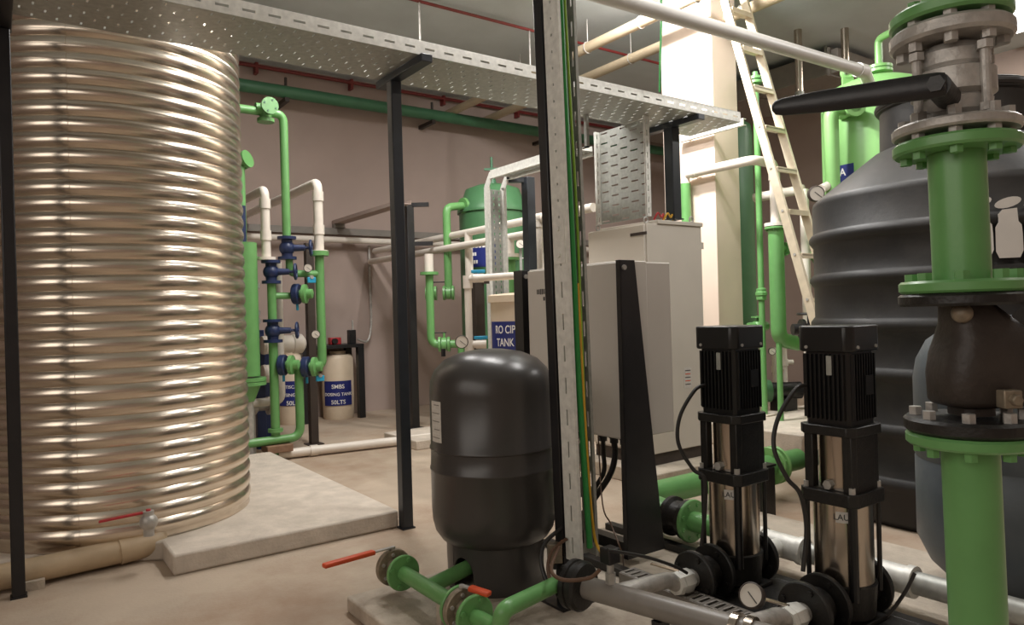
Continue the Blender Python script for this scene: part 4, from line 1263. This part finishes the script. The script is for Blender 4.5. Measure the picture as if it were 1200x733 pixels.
# two long white pipes
wz1 = XP(637, 255, 4.7).z
t = thing('white_pipe', 'long white pipe running back past the domed vessel, upper of two', 'pipe', (4.7, 7, wz1), 'long white pipes to the back wall')
obj('pipe', MB().cyl((4.7, 5.15, wz1), (4.7, 10.1, wz1), .045, n=16), M['pvc'], t)
q = XP(632, 262, 4.7)
obj('drop_pipe', MB().cyl((4.7, q.y, wz1), (4.7, q.y, 0), .045, n=16), M['pvc'], t)
obj('tee', MB().cyl((4.7, q.y - .09, wz1), (4.7, q.y + .09, wz1), .055).cyl((4.7, q.y, wz1), (4.7, q.y, wz1 - .1), .055), M['pvc'], t)
obj('drop_pipe', MB().cyl((4.7, XP(549, 282, 4.7).y, wz1), (4.7, XP(549, 282, 4.7).y, 1.0), .05, n=16), M['pvc'], t)
wz2 = XP(560, 285, 4.62).z
t = thing('white_pipe', 'long white pipe running back past the domed vessel, lower of two', 'pipe', (4.62, 7.6, wz2), 'long white pipes to the back wall')
yq = XP(618, 271, 4.62).y
obj('pipe', MB().tube([(4.62, 10.1, wz2), (4.62, yq, wz2), (4.90, yq - .02, wz2)], .045, 16, bend=.08), M['pvc'], t)
q = XP(597, 268, 4.62); zq = XP(597, 300, 4.62).z
obj('drop_pipe', MB().cyl((4.62, q.y, wz2), (4.62, q.y, zq), .05), M['pvc'], t)
obj('end_flange', MB().cyl((4.62, q.y, zq - .02), (4.62, q.y, zq + .02), .1), M['pvc'], t)
t = thing('green_pipe', 'green pipe under a white flange in front of the domed vessel', 'pipe', (4.62, q.y, 0))
obj('pipe', MB().cyl((4.62, q.y, zq - .03), (4.62, q.y, 0), .055), M['green'], t)
obj('flange', MB().cyl((4.62, q.y, zq - .05), (4.62, q.y, zq - .02), .1), M['green'], t)
g_ = W(610, 286, 8.85)
gauge('small gauge on the front of the domed green vessel', g_, (-FX, -FY, 0), .06, g_ + fwd_ * .3)
t = thing('sample_pipe', 'thin pale pipe loop below the small gauge on the domed vessel', 'pipe', W(610, 318, 8.95))
obj('pipe', MB().tube([W(610, 292, 8.95), W(611, 330, 8.95), W(611, 380, 8.95)], .02, 10).tube([W(611, 303, 8.95), W(622, 303, 8.95), W(622, 330, 8.95)], .012, 8).cyl(W(610, 294, 8.95), W(610, 294, 8.95) + V((FX, FY, 0)) * .3, .018), M['galv'], t)

# black posts at the back
def lpost(label, px_, py_top, d_, foot, arm, m, w_=.1):
    p = foot if foot is not None else W(px_, 400, d_)
    top = W(px_, py_top, (p - O3).dot(V((FX, FY, 0)))).z
    th = thing('support_post', label, 'post', (p.x, p.y, 0), 'dark posts at the back')
    obj('upright', MB().box((p.x - w_ / 2, p.y - w_ / 2, 0), (p.x + w_ / 2, p.y + w_ / 2, top)), m, th, .004)
    if arm:
        obj('cross_arm', MB().bar(V((p.x, p.y, top - .025)) - rgt * (.04 if arm > 0 else -.04), V((p.x, p.y, top - .025)) + rgt * arm, .06, .05), m, th)
    obj('base_plate', MB().box((p.x - .09, p.y - .09, 0), (p.x + .09, p.y + .09, .012)), m, th)
    return th


f4 = G(486, 502)
th = lpost('black L topped post standing behind the tray post, foot on the floor', 486, 238, 0, f4, .26, M['black'])
wzb = 1.45 + (369.7 - 286) * 9.2 / 840
obj('pipe_bracket', MB().bar(V((f4.x, f4.y, wzb)), V((f4.x, f4.y, wzb)) + rgt * .3, .04, .05), M['black'], th)
lpost('black L topped post close behind the leaning slotted tray', 624, 208, 7.3, None, -.2, M['black_b'])
lpost('brown square post between white pipe frame and cream tank', 561, 327, 7.0, None, .12, M['brown'], .1)
lpost('dark brown post in front of the dosing tanks, amid the green pipe rack', 366, 285, 0, G(368, 521), 0, M['brown'], .09)

# cream CIP tank with blue sign
cq = W(607, 400, 6.6)
CT = V((cq.x, cq.y, 0))
ctz = W(600, 346, 6.35).z
t = thing('dosing_tank', 'cream plastic tank with a blue sign reading RO CIP TANK', 'tank', CT)
cr = .245
obj('tank_body', MB().lathe([(.02, 0), (cr - .02, 0), (cr, .03), (cr, ctz - .05), (cr - .01, ctz - .04), (.02, ctz - .04)], CT, n=48), M['cream'], t)
obj('lid', MB().lathe([(.02, ctz - .06), (cr + .022, ctz - .06), (cr + .022, ctz), (cr, ctz + .012), (.02, ctz + .03)], CT, n=48), M['cream'], t)
ac = math.atan2(-CT.y, -CT.x)
s1 = W(595, 377, 6.36).z
s0 = s1 - .36
sg = obj('tank_sign', patch(CT, cr + .001, ac - 1.25, ac + .3, s0, s1, .003, 24), M['bluesign'], t)
for i_, tx in enumerate(('RO CIP', 'TANK', '500 LTRS')):
    text(sg, 'sign_print', tx, CT + V((math.cos(ac - .5), math.sin(ac - .5), 0)) * (cr + .005) + V((0, 0, s1 - .075 - i_ * .115)), (1, 0, 0), (0, 0, 1), .1, M['white'], wrap=(CT, cr + .005), sx=.66)
sm = W(606, 370, 6.36)
obj('small_label', patch(CT, cr + .001, ac + .02, ac + .18, sm.z - .025, sm.z + .035, .002, 6), M['ink'], t)

# white pvc frame with blue taps
fd = 6.75
A_, B_ = W(548, 327, fd), W(607, 323, 6.45)
t = thing('white_pipe', 'white plastic pipe frame rising beside and over the cream tank', 'pipe', V((A_.x, A_.y, 0)))
obj('pipe', MB().tube([V((A_.x, A_.y, 0)), A_, B_, V((B_.x, B_.y, ctz + .015))], .034, 14, bend=.05), M['pvc'], t)
k0 = W(549, 404, fd); k1 = W(590, 404, fd)
obj('cross_pipe', MB().cyl(V((A_.x, A_.y, k0.z)), V((A_.x, A_.y, k0.z)) + rgt * .16, .036), M['pvc'], t)
for z_ in (A_.z, k0.z):
    obj('fitting', MB().cyl(V((A_.x, A_.y, z_ - .09)), V((A_.x, A_.y, z_ + .03)), .045), M['pvc'], t)
gq = W(541, 401, 6.62)
gauge('large pale gauge low beside the white pipe frame and green valves', gq, (-FX, -FY, 0), .062, V((A_.x, A_.y, gq.z - .01)))
for lab, pt_ in (('blue handled tap on the top bar of the white pipe frame', A_.lerp(B_, .22)), ('blue handled tap on the lower bar of the white pipe frame', V((A_.x, A_.y, k0.z)) + rgt * .11)):
    v = thing('pipe_tap', lab, 'tap', pt_, 'blue handled taps')
    obj('tap_body', MB().cyl(pt_ - rgt * .05, pt_ + rgt * .05, .042), M['pvc'], v)
    obj('handle', MB().cyl(pt_, pt_ + V((0, 0, .055)), .014, n=10).obox(pt_ + V((0, 0, .062)), rgt, fwd_, (0, 0, 1), .13, .04, .03), M['cyan'], v, .005)

# ------------------------------------------------------------------ left: green pipe rack beyond the corrugated tank
RYP = 7.4


def R2(px_, py_): return YP(px_, py_, RYP)


pr_ = .043
t = thing('green_pipe', 'green pipe with a top elbow and blank flange, highest in the pipe rack', 'pipe', R2(337, 280))
zt_ = R2(300, 130).z
xr = R2(336, 280).x
obj('pipe', MB().tube([(R2(262, 128).x, RYP, zt_), (R2(332, 135).x, RYP, zt_), (xr, RYP, R2(336, 284).z)], pr_, 16, bend=.09), M['green'], t)
q = R2(311, 128)
obj('tee', MB().cyl(q + V((0, .03, 0)), q - V((0, .13, 0)), .05).cyl(q - V((.1, 0, 0)), q + V((.1, 0, 0)), .052).cyl(q - V((0, 0, .09)), q, .06), M['green'], t)
f_ = obj('blank_flange', MB().lathe([(.018, -.02), (.085, -.02), (.085, .02), (.018, .02)], q - V((0, .14, 0)), (0, 1, 0), 28), M['green'], t)
bolts(f_, q - V((0, .14, 0)), (0, 1, 0), .06, 4, .011, .026, M['green_p'])
obj('blank_flange', MB().cyl(q - V((0, 0, .1)), q - V((0, 0, .135)), .085), M['green'], t)

# lower rack: left upright with two blue gate valves
xl = R2(320, 400).x
t = thing('green_pipe', 'green upright of the pipe rack standing on the brown block', 'pipe', R2(318, 540))
obj('pipe', MB().cyl((xl, RYP, R2(320, 332).z), (xl, RYP, R2(318, 512).z), .045), M['green'], t)
obj('cross_pipe', MB().cyl((xl, RYP, R2(330, 347).z), (R2(347, 347).x, RYP, R2(330, 347).z), .035), M['green'], t)
obj('foot_pipe', MB().cyl((xl, RYP, 0), (xl, RYP, R2(318, 530).z), .03), M['green'], t)
obj('bottom_flange', MB().cyl((xl, RYP, R2(318, 507).z), (xl, RYP, R2(318, 503).z), .075), M['green'], t)
xm = R2(350, 460).x
zb2 = R2(345, 513).z
obj('return_pipe', MB().tube([(R2(262, 519).x, RYP - .02, zb2), (xm, RYP - .02, zb2), (xm, RYP - .02, R2(350, 428).z)], .045, 16, bend=.12), M['green'], t)
tag(obj('support_block', MB().box((xl - .12, RYP - .12, R2(318, 530).z), (xl + .14, RYP + .1, zb2 - .045)), M['wood'], bevel=.006), 'brown block under the green return pipe of the rack', 'block')
# right upright
x3 = R2(376, 370).x
t = thing('green_pipe', 'green upright of the rack below a white flanged pipe', 'pipe', R2(376, 430))
obj('pipe', MB().tube([(x3, RYP, R2(376, 299).z), (x3, RYP, R2(376, 428).z), (xm, RYP, R2(350, 430).z)], .048, 16, bend=.06), M['green'], t)
obj('flange', MB().cyl((x3, RYP, R2(376, 298).z - .02), (x3, RYP, R2(376, 296).z + .01), .1), M['green'], t)
zx = R2(352, 321).z
obj('link_pipe', MB().tube([(xr + .02, RYP, R2(342, 300).z), (xr + .02, RYP, zx), (x3, RYP, zx)], .038, 14, bend=.07), M['green'], t)
# white pipes to the back wall
for lab, px_, py_t, py_b, r_ in (('white elbow pipe of the rack running to the back wall, nearer the tray post', 372, 214, 297, .05), ('white elbow pipe of the rack running to the back wall, nearer the corrugated tank', 310, 222, 305, .045)):
    q = R2(px_, py_t); qb = R2(px_ + 2, py_b)
    t = thing('white_pipe', lab, 'pipe', q, 'white elbow pipes of the rack')
    obj('pipe', MB().tube([(q.x, RYP, qb.z), (q.x, RYP, q.z), (q.x, 10.1, q.z)], r_, 16, bend=.09), M['pvc'], t)
    obj('socket', MB().cyl((q.x, RYP, q.z - .1), (q.x, RYP, q.z - .2), r_ + .01), M['pvc'], t)
    obj('socket', MB().cyl((q.x, RYP, qb.z + .2), (q.x, RYP, qb.z + .3), r_ + .01), M['pvc'], t)
    obj('end_flange', MB().cyl((q.x, RYP, qb.z), (q.x, RYP, qb.z + .03), .09), M['pvc'], t)


def gate_valve(label, q, R=.07, wheel=rgt):
    v = thing('gate_valve', label, 'valve', q, 'blue valves on the green pipe rack')
    wv = V(wheel)
    obj('valve_body', MB().cyl(q - V((0, 0, .1)), q + V((0, 0, .1)), .055).sphere(q, .08), M['blue'], v)
    for s_ in (-1, 1):
        obj('flange', MB().cyl(q + V((0, 0, s_ * .09)), q + V((0, 0, s_ * .12)), .095), M['blue'], v)
    obj('bonnet', MB().cyl(q, q + wv * .18, .04, .03), M['blue'], v)
    obj('hand_wheel', MB().torus(q + wv * .24, wv, .075, .014).cyl(q + wv * .17, q + wv * .26, .014, n=8).bar(q + wv * .24 - V((0, 0, .07)), q + wv * .24 + V((0, 0, .07)), .014, .014), M['blue'], v)


wd = V((.9, -.43, 0)).normalized()
gate_valve('blue gate valve under the white pipe, topmost on the rack\'s left upright', V((xl, RYP, R2(320, 319).z)), wheel=wd)
gate_valve('blue gate valve halfway down the rack\'s left upright', V((xl, RYP, R2(322, 388).z)), wheel=wd)
gate_valve('blue gate valve under the tall green elbow pipe', V((xr, RYP, R2(337, 291).z)), wheel=wd)


def disc_valve(label, q, m1, axis=(1, 0, 0)):
    v = thing('butterfly_valve', label, 'valve', q, 'blue and green butterfly valves of the rack')
    a = (V(axis) + V((0, -.75, 0))).normalized()
    obj('valve_body', MB().lathe([(.02, -.04), (.1, -.04), (.108, -.03), (.108, .02), (.1, .03), (.02, .03)], q, a, 28), m1, v)
    obj('flange', MB().lathe([(.02, .031), (.045, .032), (.045, .06), (.1, .065), (.1, .1), (.05, .11), (.05, .16), (.02, .17)], q, a, 28), M['green'], v)
    obj('stem', MB().cyl(q, q - V((0, 0, .17)), .014, n=8), M['cyan'], v)
    return v


disc_valve('blue and green disc valve near the top of the rack, below the link pipe', V((R2(347, 345).x, RYP - .03, R2(347, 345).z)), M['blue'])
disc_valve('blue and green disc valve low on the rack, touching the left upright', V((R2(331, 428).x, RYP - .03, R2(331, 428).z)), M['blue'])
disc_valve('blue and green disc valve low on the rack, between post and right upright', V((R2(357, 430).x, RYP - .06, R2(357, 430).z)), M['blue'])
# cyan and grey sampling taps
for lab, px_, py_ in (('small cyan sampling tap below the disc valve near the rack top', 361, 329), ('small cyan sampling tap hanging under the low disc valve', 371, 443)):
    q = R2(px_, py_) - V((0, .1, 0))
    v = thing('pipe_tap', lab, 'tap', q, 'cyan sampling taps')
    obj('tap_body', MB().cyl(q + V((0, .1, .03)), q + V((0, -.02, .03)), .02), M['cast'], v)
    obj('handle', MB().obox(q, (1, 0, 0), (0, 1, 0), (0, 0, 1), .09, .03, .06), M['cyan'], v, .006)
for lab, px_, py_ in (('small pale gauge on the rack beside the dark post, upper', 357, 315), ('small pale gauge on the rack beside the dark post, lower', 366, 392)):
    q = R2(px_, py_) - V((0, .1, 0))
    gauge(lab, q, (-.3, -.9, 0), .045, q + V((0, .1, 0)))

# thick green pipe close behind the corrugated tank
xk = R2(290, 400).x
t = thing('green_pipe', 'very thick green pipe with a cone end just right of the corrugated tank', 'pipe', R2(290, 470))
obj('pipe', MB().cyl((xk, RYP, R2(290, 285).z), (xk, RYP, R2(291, 441).z), .115, n=28), M['green'], t)
z1_ = R2(291, 443).z
obj('flange', MB().cyl((xk, RYP, z1_ - .035), (xk, RYP, z1_), .17).cyl((xk, RYP, z1_ - .075), (xk, RYP, z1_ - .04), .17), M['green'], t)
obj('cone', MB().cyl((xk, RYP, z1_ - .07), (xk, RYP, z1_ - .24), .12, .05), M['green'], t)
obj('neck_pipe', MB().cyl((xk - .02, RYP, R2(287, 195).z), (xk - .02, RYP, R2(290, 285).z), .04), M['green'], t)
obj('foot_pipe', MB().cyl((xk, RYP, 0), (xk, RYP, z1_ - .22), .04), M['cast'], t)
q = R2(287, 188)
obj('blank_flange', MB().lathe([(.02, -.05), (.09, -.05), (.09, -.015), (.07, -.01), (.07, .01), (.09, .015), (.09, .05), (.02, .05)], (q.x - .01, RYP, q.z), (.6, -.75, .25), 24), M['green'], t)
obj('level_strip', MB().box((xk - .05, RYP - .1, R2(289, 286).z), (xk - .01, RYP - .04, R2(288, 243).z)), M['blue'], t)
# dark blue frame post, membrane housings
q = R2(304, 490)
t = thing('membrane_rack', 'dark blue steel frame holding white membrane tubes behind the rack', 'rack', (q.x + .1, 8.2, 0))
xq = YP(304, 440, 8.2).x
zq1 = YP(304, 387, 8.2).z
obj('frame_post', MB().box((xq - .05, 8.15, 0), (xq + .05, 8.25, zq1)).box((xq + .12, 8.5, 0), (xq + .22, 8.6, zq1 - .1)).box((xq - .05, 8.15, .02), (xq + .22, 8.6, .08)), M['blue'], t, .004)
for yz, xe in ((404, 353), (437, 328)):
    z_ = YP(320, yz, 8.2).z
    xe_ = YP(xe, yz, 8.2).x
    obj('membrane_tube', MB().lathe([(.03, 0), (.1, 0), (.105, .03), (.1, .04), (.1, xe_ - xq - .15), (.11, xe_ - xq - .14), (.11, xe_ - xq - .04), (.06, xe_ - xq), (.02, xe_ - xq)], (xq, 8.08, z_), (1, 0, 0), 28), M['pvc'], t)
t = thing('pump_motor', 'small steel pump at the foot of the dark blue frame', 'pump', R2(292, 490) + V((0, .5, 0)))
q = YP(291, 478, 7.9)
obj('pump_body', MB().cyl((q.x, 7.9, 0), (q.x, 7.9, q.z + .1), .07).sphere((q.x, 7.9, q.z), .11), M['cast'], t)
obj('outlet', MB().cyl((q.x, 7.9, q.z), (q.x + .22, 7.9, q.z), .05).cyl((q.x + .2, 7.9, q.z), (q.x + .23, 7.9, q.z), .1), M['cast'], t)
q2 = YP(298, 330, 8.6)
t = thing('flow_meter_tube', 'slender grey steel riser tube behind the thick green pipe', 'tube', (q2.x, 8.6, 0))
obj('tube', MB().cyl((q2.x, 8.6, 0), (q2.x, 8.6, YP(297, 290, 8.6).z), .025), M['galv'], t)
for yz in (335, 367, 376):
    z_ = YP(298, yz, 8.6).z
    obj('coupling', MB().cyl((q2.x, 8.6, z_ - .03), (q2.x, 8.6, z_ + .03), .06), M['galv'], t)

# white pipe low behind the rack
q0, q1 = YP(326, 340, 7.7), YP(327, 470, 7.7)
t = thing('white_pipe', 'white upright pipe just right of the rack\'s left green upright', 'pipe', q1)
obj('pipe', MB().tube([(q0.x, 7.7, q0.z + .3), (q0.x, 7.7, q1.z), (q0.x - .45, 7.7, q1.z)], .045, 14, bend=.08), M['pvc'], t)
obj('pipe_leg', MB().cyl((q0.x - .3, 7.7, 0), (q0.x - .3, 7.7, q1.z - .03), .02, n=10), M['cast'], t)

# dosing tanks and table
def barrel(px_, py_, label, lines, group='dosing tanks at the back wall'):
    b = G(px_, py_)
    B = V((b.x, 9.88, 0)); B.x = YP(px_, py_, 9.88).x
    t = thing('dosing_tank', label, 'tank', B, group)
    h_ = YP(px_, 416, 9.8).z
    obj('tank_body', MB().lathe([(.02, 0), (.205, 0), (.215, .03), (.225, .35), (.225, h_ - .06), (.21, h_ - .03), (.19, h_), (.02, h_ + .02)], B, n=36), M['cream'], t)
    obj('lid', MB().cyl(B + V((0, 0, h_)), B + V((0, 0, h_ + .05)), .12), M['cream'], t)
    a = math.atan2(-B.y, -B.x)
    z1_, z0_ = YP(px_, 447, 9.66).z, YP(px_, 476, 9.66).z
    s_ = obj('tank_sign', patch(B, .226, a - .95, a + .95, z0_, z1_, .003, 22), M['bluesign'], t)
    for i_, tx in enumerate(lines):
        text(s_, 'sign_print', tx, B + V((math.cos(a), math.sin(a), 0)) * .231 + V((0, 0, z1_ - .08 - i_ * .11)), (1, 0, 0), (0, 0, 1), .082 if len(tx) < 8 else .062, M['white'], wrap=(B, .231))
    return t


barrel(397, 486, 'cream dosing barrel under the black table, blue sign reading SMBS', ('SMBS', 'DOSING TANK', '50LTS'))
barrel(345, 488, 'cream dosing barrel partly behind green pipe, blue sign reading ANTISCALANT', ('ANTISCALANT', 'DOSING TANK', '50LTS'))
tz = YP(400, 404, 9.7).z
xa, xb = YP(352, 404, 9.7).x, YP(424, 404, 9.7).x
t = thing('steel_table', 'black steel frame table standing over the cream dosing barrels', 'table', ((xa + xb) / 2, 9.9, 0))
obj('table_top', MB().box((xa, 9.62, tz - .05), (xb, 10.16, tz)), M['black'], t, .004)
for x_, y_ in ((xa + .04, 9.66), (xb - .05, 9.66), (xa + .04, 10.1), (xb - .05, 10.1)):
    obj('leg', MB().box((x_ - .045, y_ - .045, 0), (x_ + .045, y_ + .045, tz - .05)), M['black'], t)
for lab, px_, m_ in (('small red dosing pump on the black table, beside the green upright', 392, M['red']), ('small red dosing pump on the black table, nearest the dark post', 360, M['red'])):
    q = YP(px_, 398, 9.8)
    v = thing('dosing_pump', lab, 'pump', (q.x, 9.8, tz), 'red dosing pumps')
    obj('pump_body', MB().box((q.x - .08, 9.74, tz), (q.x + .08, 9.86, tz + .1)), m_, v, .01)
    obj('pump_head', MB().cyl((q.x - .03, 9.74, tz + .05), (q.x - .03, 9.69, tz + .05), .04), M['black'], v)
q = YP(412, 395, 9.8)
v = thing('dosing_pump', 'black upright dosing pump at the end of the black table', 'pump', (q.x, 9.8, tz))
obj('pump_body', MB().box((q.x - .05, 9.75, tz), (q.x + .05, 9.85, tz + .2)), M['black'], v, .006)
obj('stem', MB().cyl((q.x + .02, 9.8, tz + .2), (q.x + .02, 9.8, tz + .34), .014, n=8), M['cast'], v)
q = YP(432, 300, 10.17)
xq = q.x
wire('thin grey conduit running down the back wall to the black table', [(xq, 10.15, YP(428, 288, 10.15).z), (xq, 10.15, YP(431, 340, 10.15).z), (xq, 10.15, YP(428, 380, 10.15).z), (xq - .08, 10.12, YP(424, 400, 10.15).z), (xq - .25, 10.1, tz + .05)], .018, M['cast'], cat='conduit', name='conduit')

# white pipe on floor behind plinth
f0, f1 = G(326, 533, .06), G(467, 517, .06)
t = thing('floor_pipe', 'white pipe lying on the floor behind the white plinth', 'pipe', (f0.x, f0.y, 0))
f2_ = f0 + (f1 - f0) * 1.35
obj('pipe', MB().cyl(f0, f2_, .048), M['pvc'], t)
obj('coupling', MB().cyl(f0.lerp(f1, .25), f0.lerp(f1, .31), .058), M['pvc'], t)
obj('pipe_block', MB().box((f0.x + .3, f0.y - .05, 0), (f0.x + .42, f0.y + .05, .03)), M['plinth'], t)
bq = G(498, 527)
tag(obj('concrete_block', MB().box((bq.x - .1, bq.y, 0), (bq.x + .7, bq.y + .8, .1)), M['plinth'], bevel=.01), 'low pale concrete block on the floor behind the tray post', 'block')

# ------------------------------------------------------------------ cables
mA = PA + V((-.115, .02, .86))
wire('black motor cable looping down the pump nearer the control panel', [W(826, 452, 3.42), W(814, 458, 3.39), W(797, 488, 3.36), W(795, 520, 3.34), W(812, 550, 3.3), W(826, 562, 3.27), W(826, 600, 3.27), W(822, 640, 3.26)], .009, M['cable'], 'pump motor cables')
wire('black motor cable looping down the pump beside the black tank', [W(944, 452, 2.99), W(932, 457, 2.96), W(912, 490, 2.93), W(907, 525, 2.9), W(922, 560, 2.87), W(938, 580, 2.85), W(945, 620, 2.85), W(941, 670, 2.84)], .009, M['cable'], 'pump motor cables')
wire('black cable trailing on the plinth left of the bluish vessel', [W(1072, 672, 2.75), W(1062, 692, 2.75), W(1050, 710, 2.78), W(1040, 722, 2.8)], .007, M['cable'])
for k, (lab, pts, r_, m_) in enumerate((
    ('black cable loop hanging around the foot of the slotted upright tray', [W(660, 618, 3.35), W(640, 635, 3.3), W(634, 655, 3.25), W(640, 680, 3.2), W(652, 690, 3.2)], .010, M['cable']),
    ('brown cable loop tangled at the foot of the slotted upright tray', [W(664, 632, 3.3), W(648, 645, 3.25), W(642, 665, 3.2), W(646, 684, 3.15)], .008, M['brownwire']),
    ('pale brown cable looping over the black manifold coupling', [W(655, 642, 3.2), W(646, 668, 2.98), W(660, 680, 2.92), W(690, 678, 2.9), W(703, 668, 2.9)], .008, M['brownwire']),
    ('black cable running from the pressure sensor towards the pump', [W(712, 645, 2.86), W(730, 648, 2.9), W(760, 654, 3.0), W(790, 664, 3.1), W(805, 672, 3.15)], .007, M['cable']))):
    wire(lab, pts, r_, m_, 'cables at the tray foot' if k < 3 else None)
jb = W(650, 648, 3.35)
t = thing('junction_box', 'small pale terminal box among the cables beside the grey vessel', 'box', jb)
obj('box_body', MB().obox(jb, (RX, RY, 0), (FX, FY, 0), (0, 0, 1), .07, .05, .09), M['dirty'], t, .004)
obj('gland', MB().cyl(jb - V((0, 0, .05)), jb - V((0, 0, .075)), .014), M['black'], t)
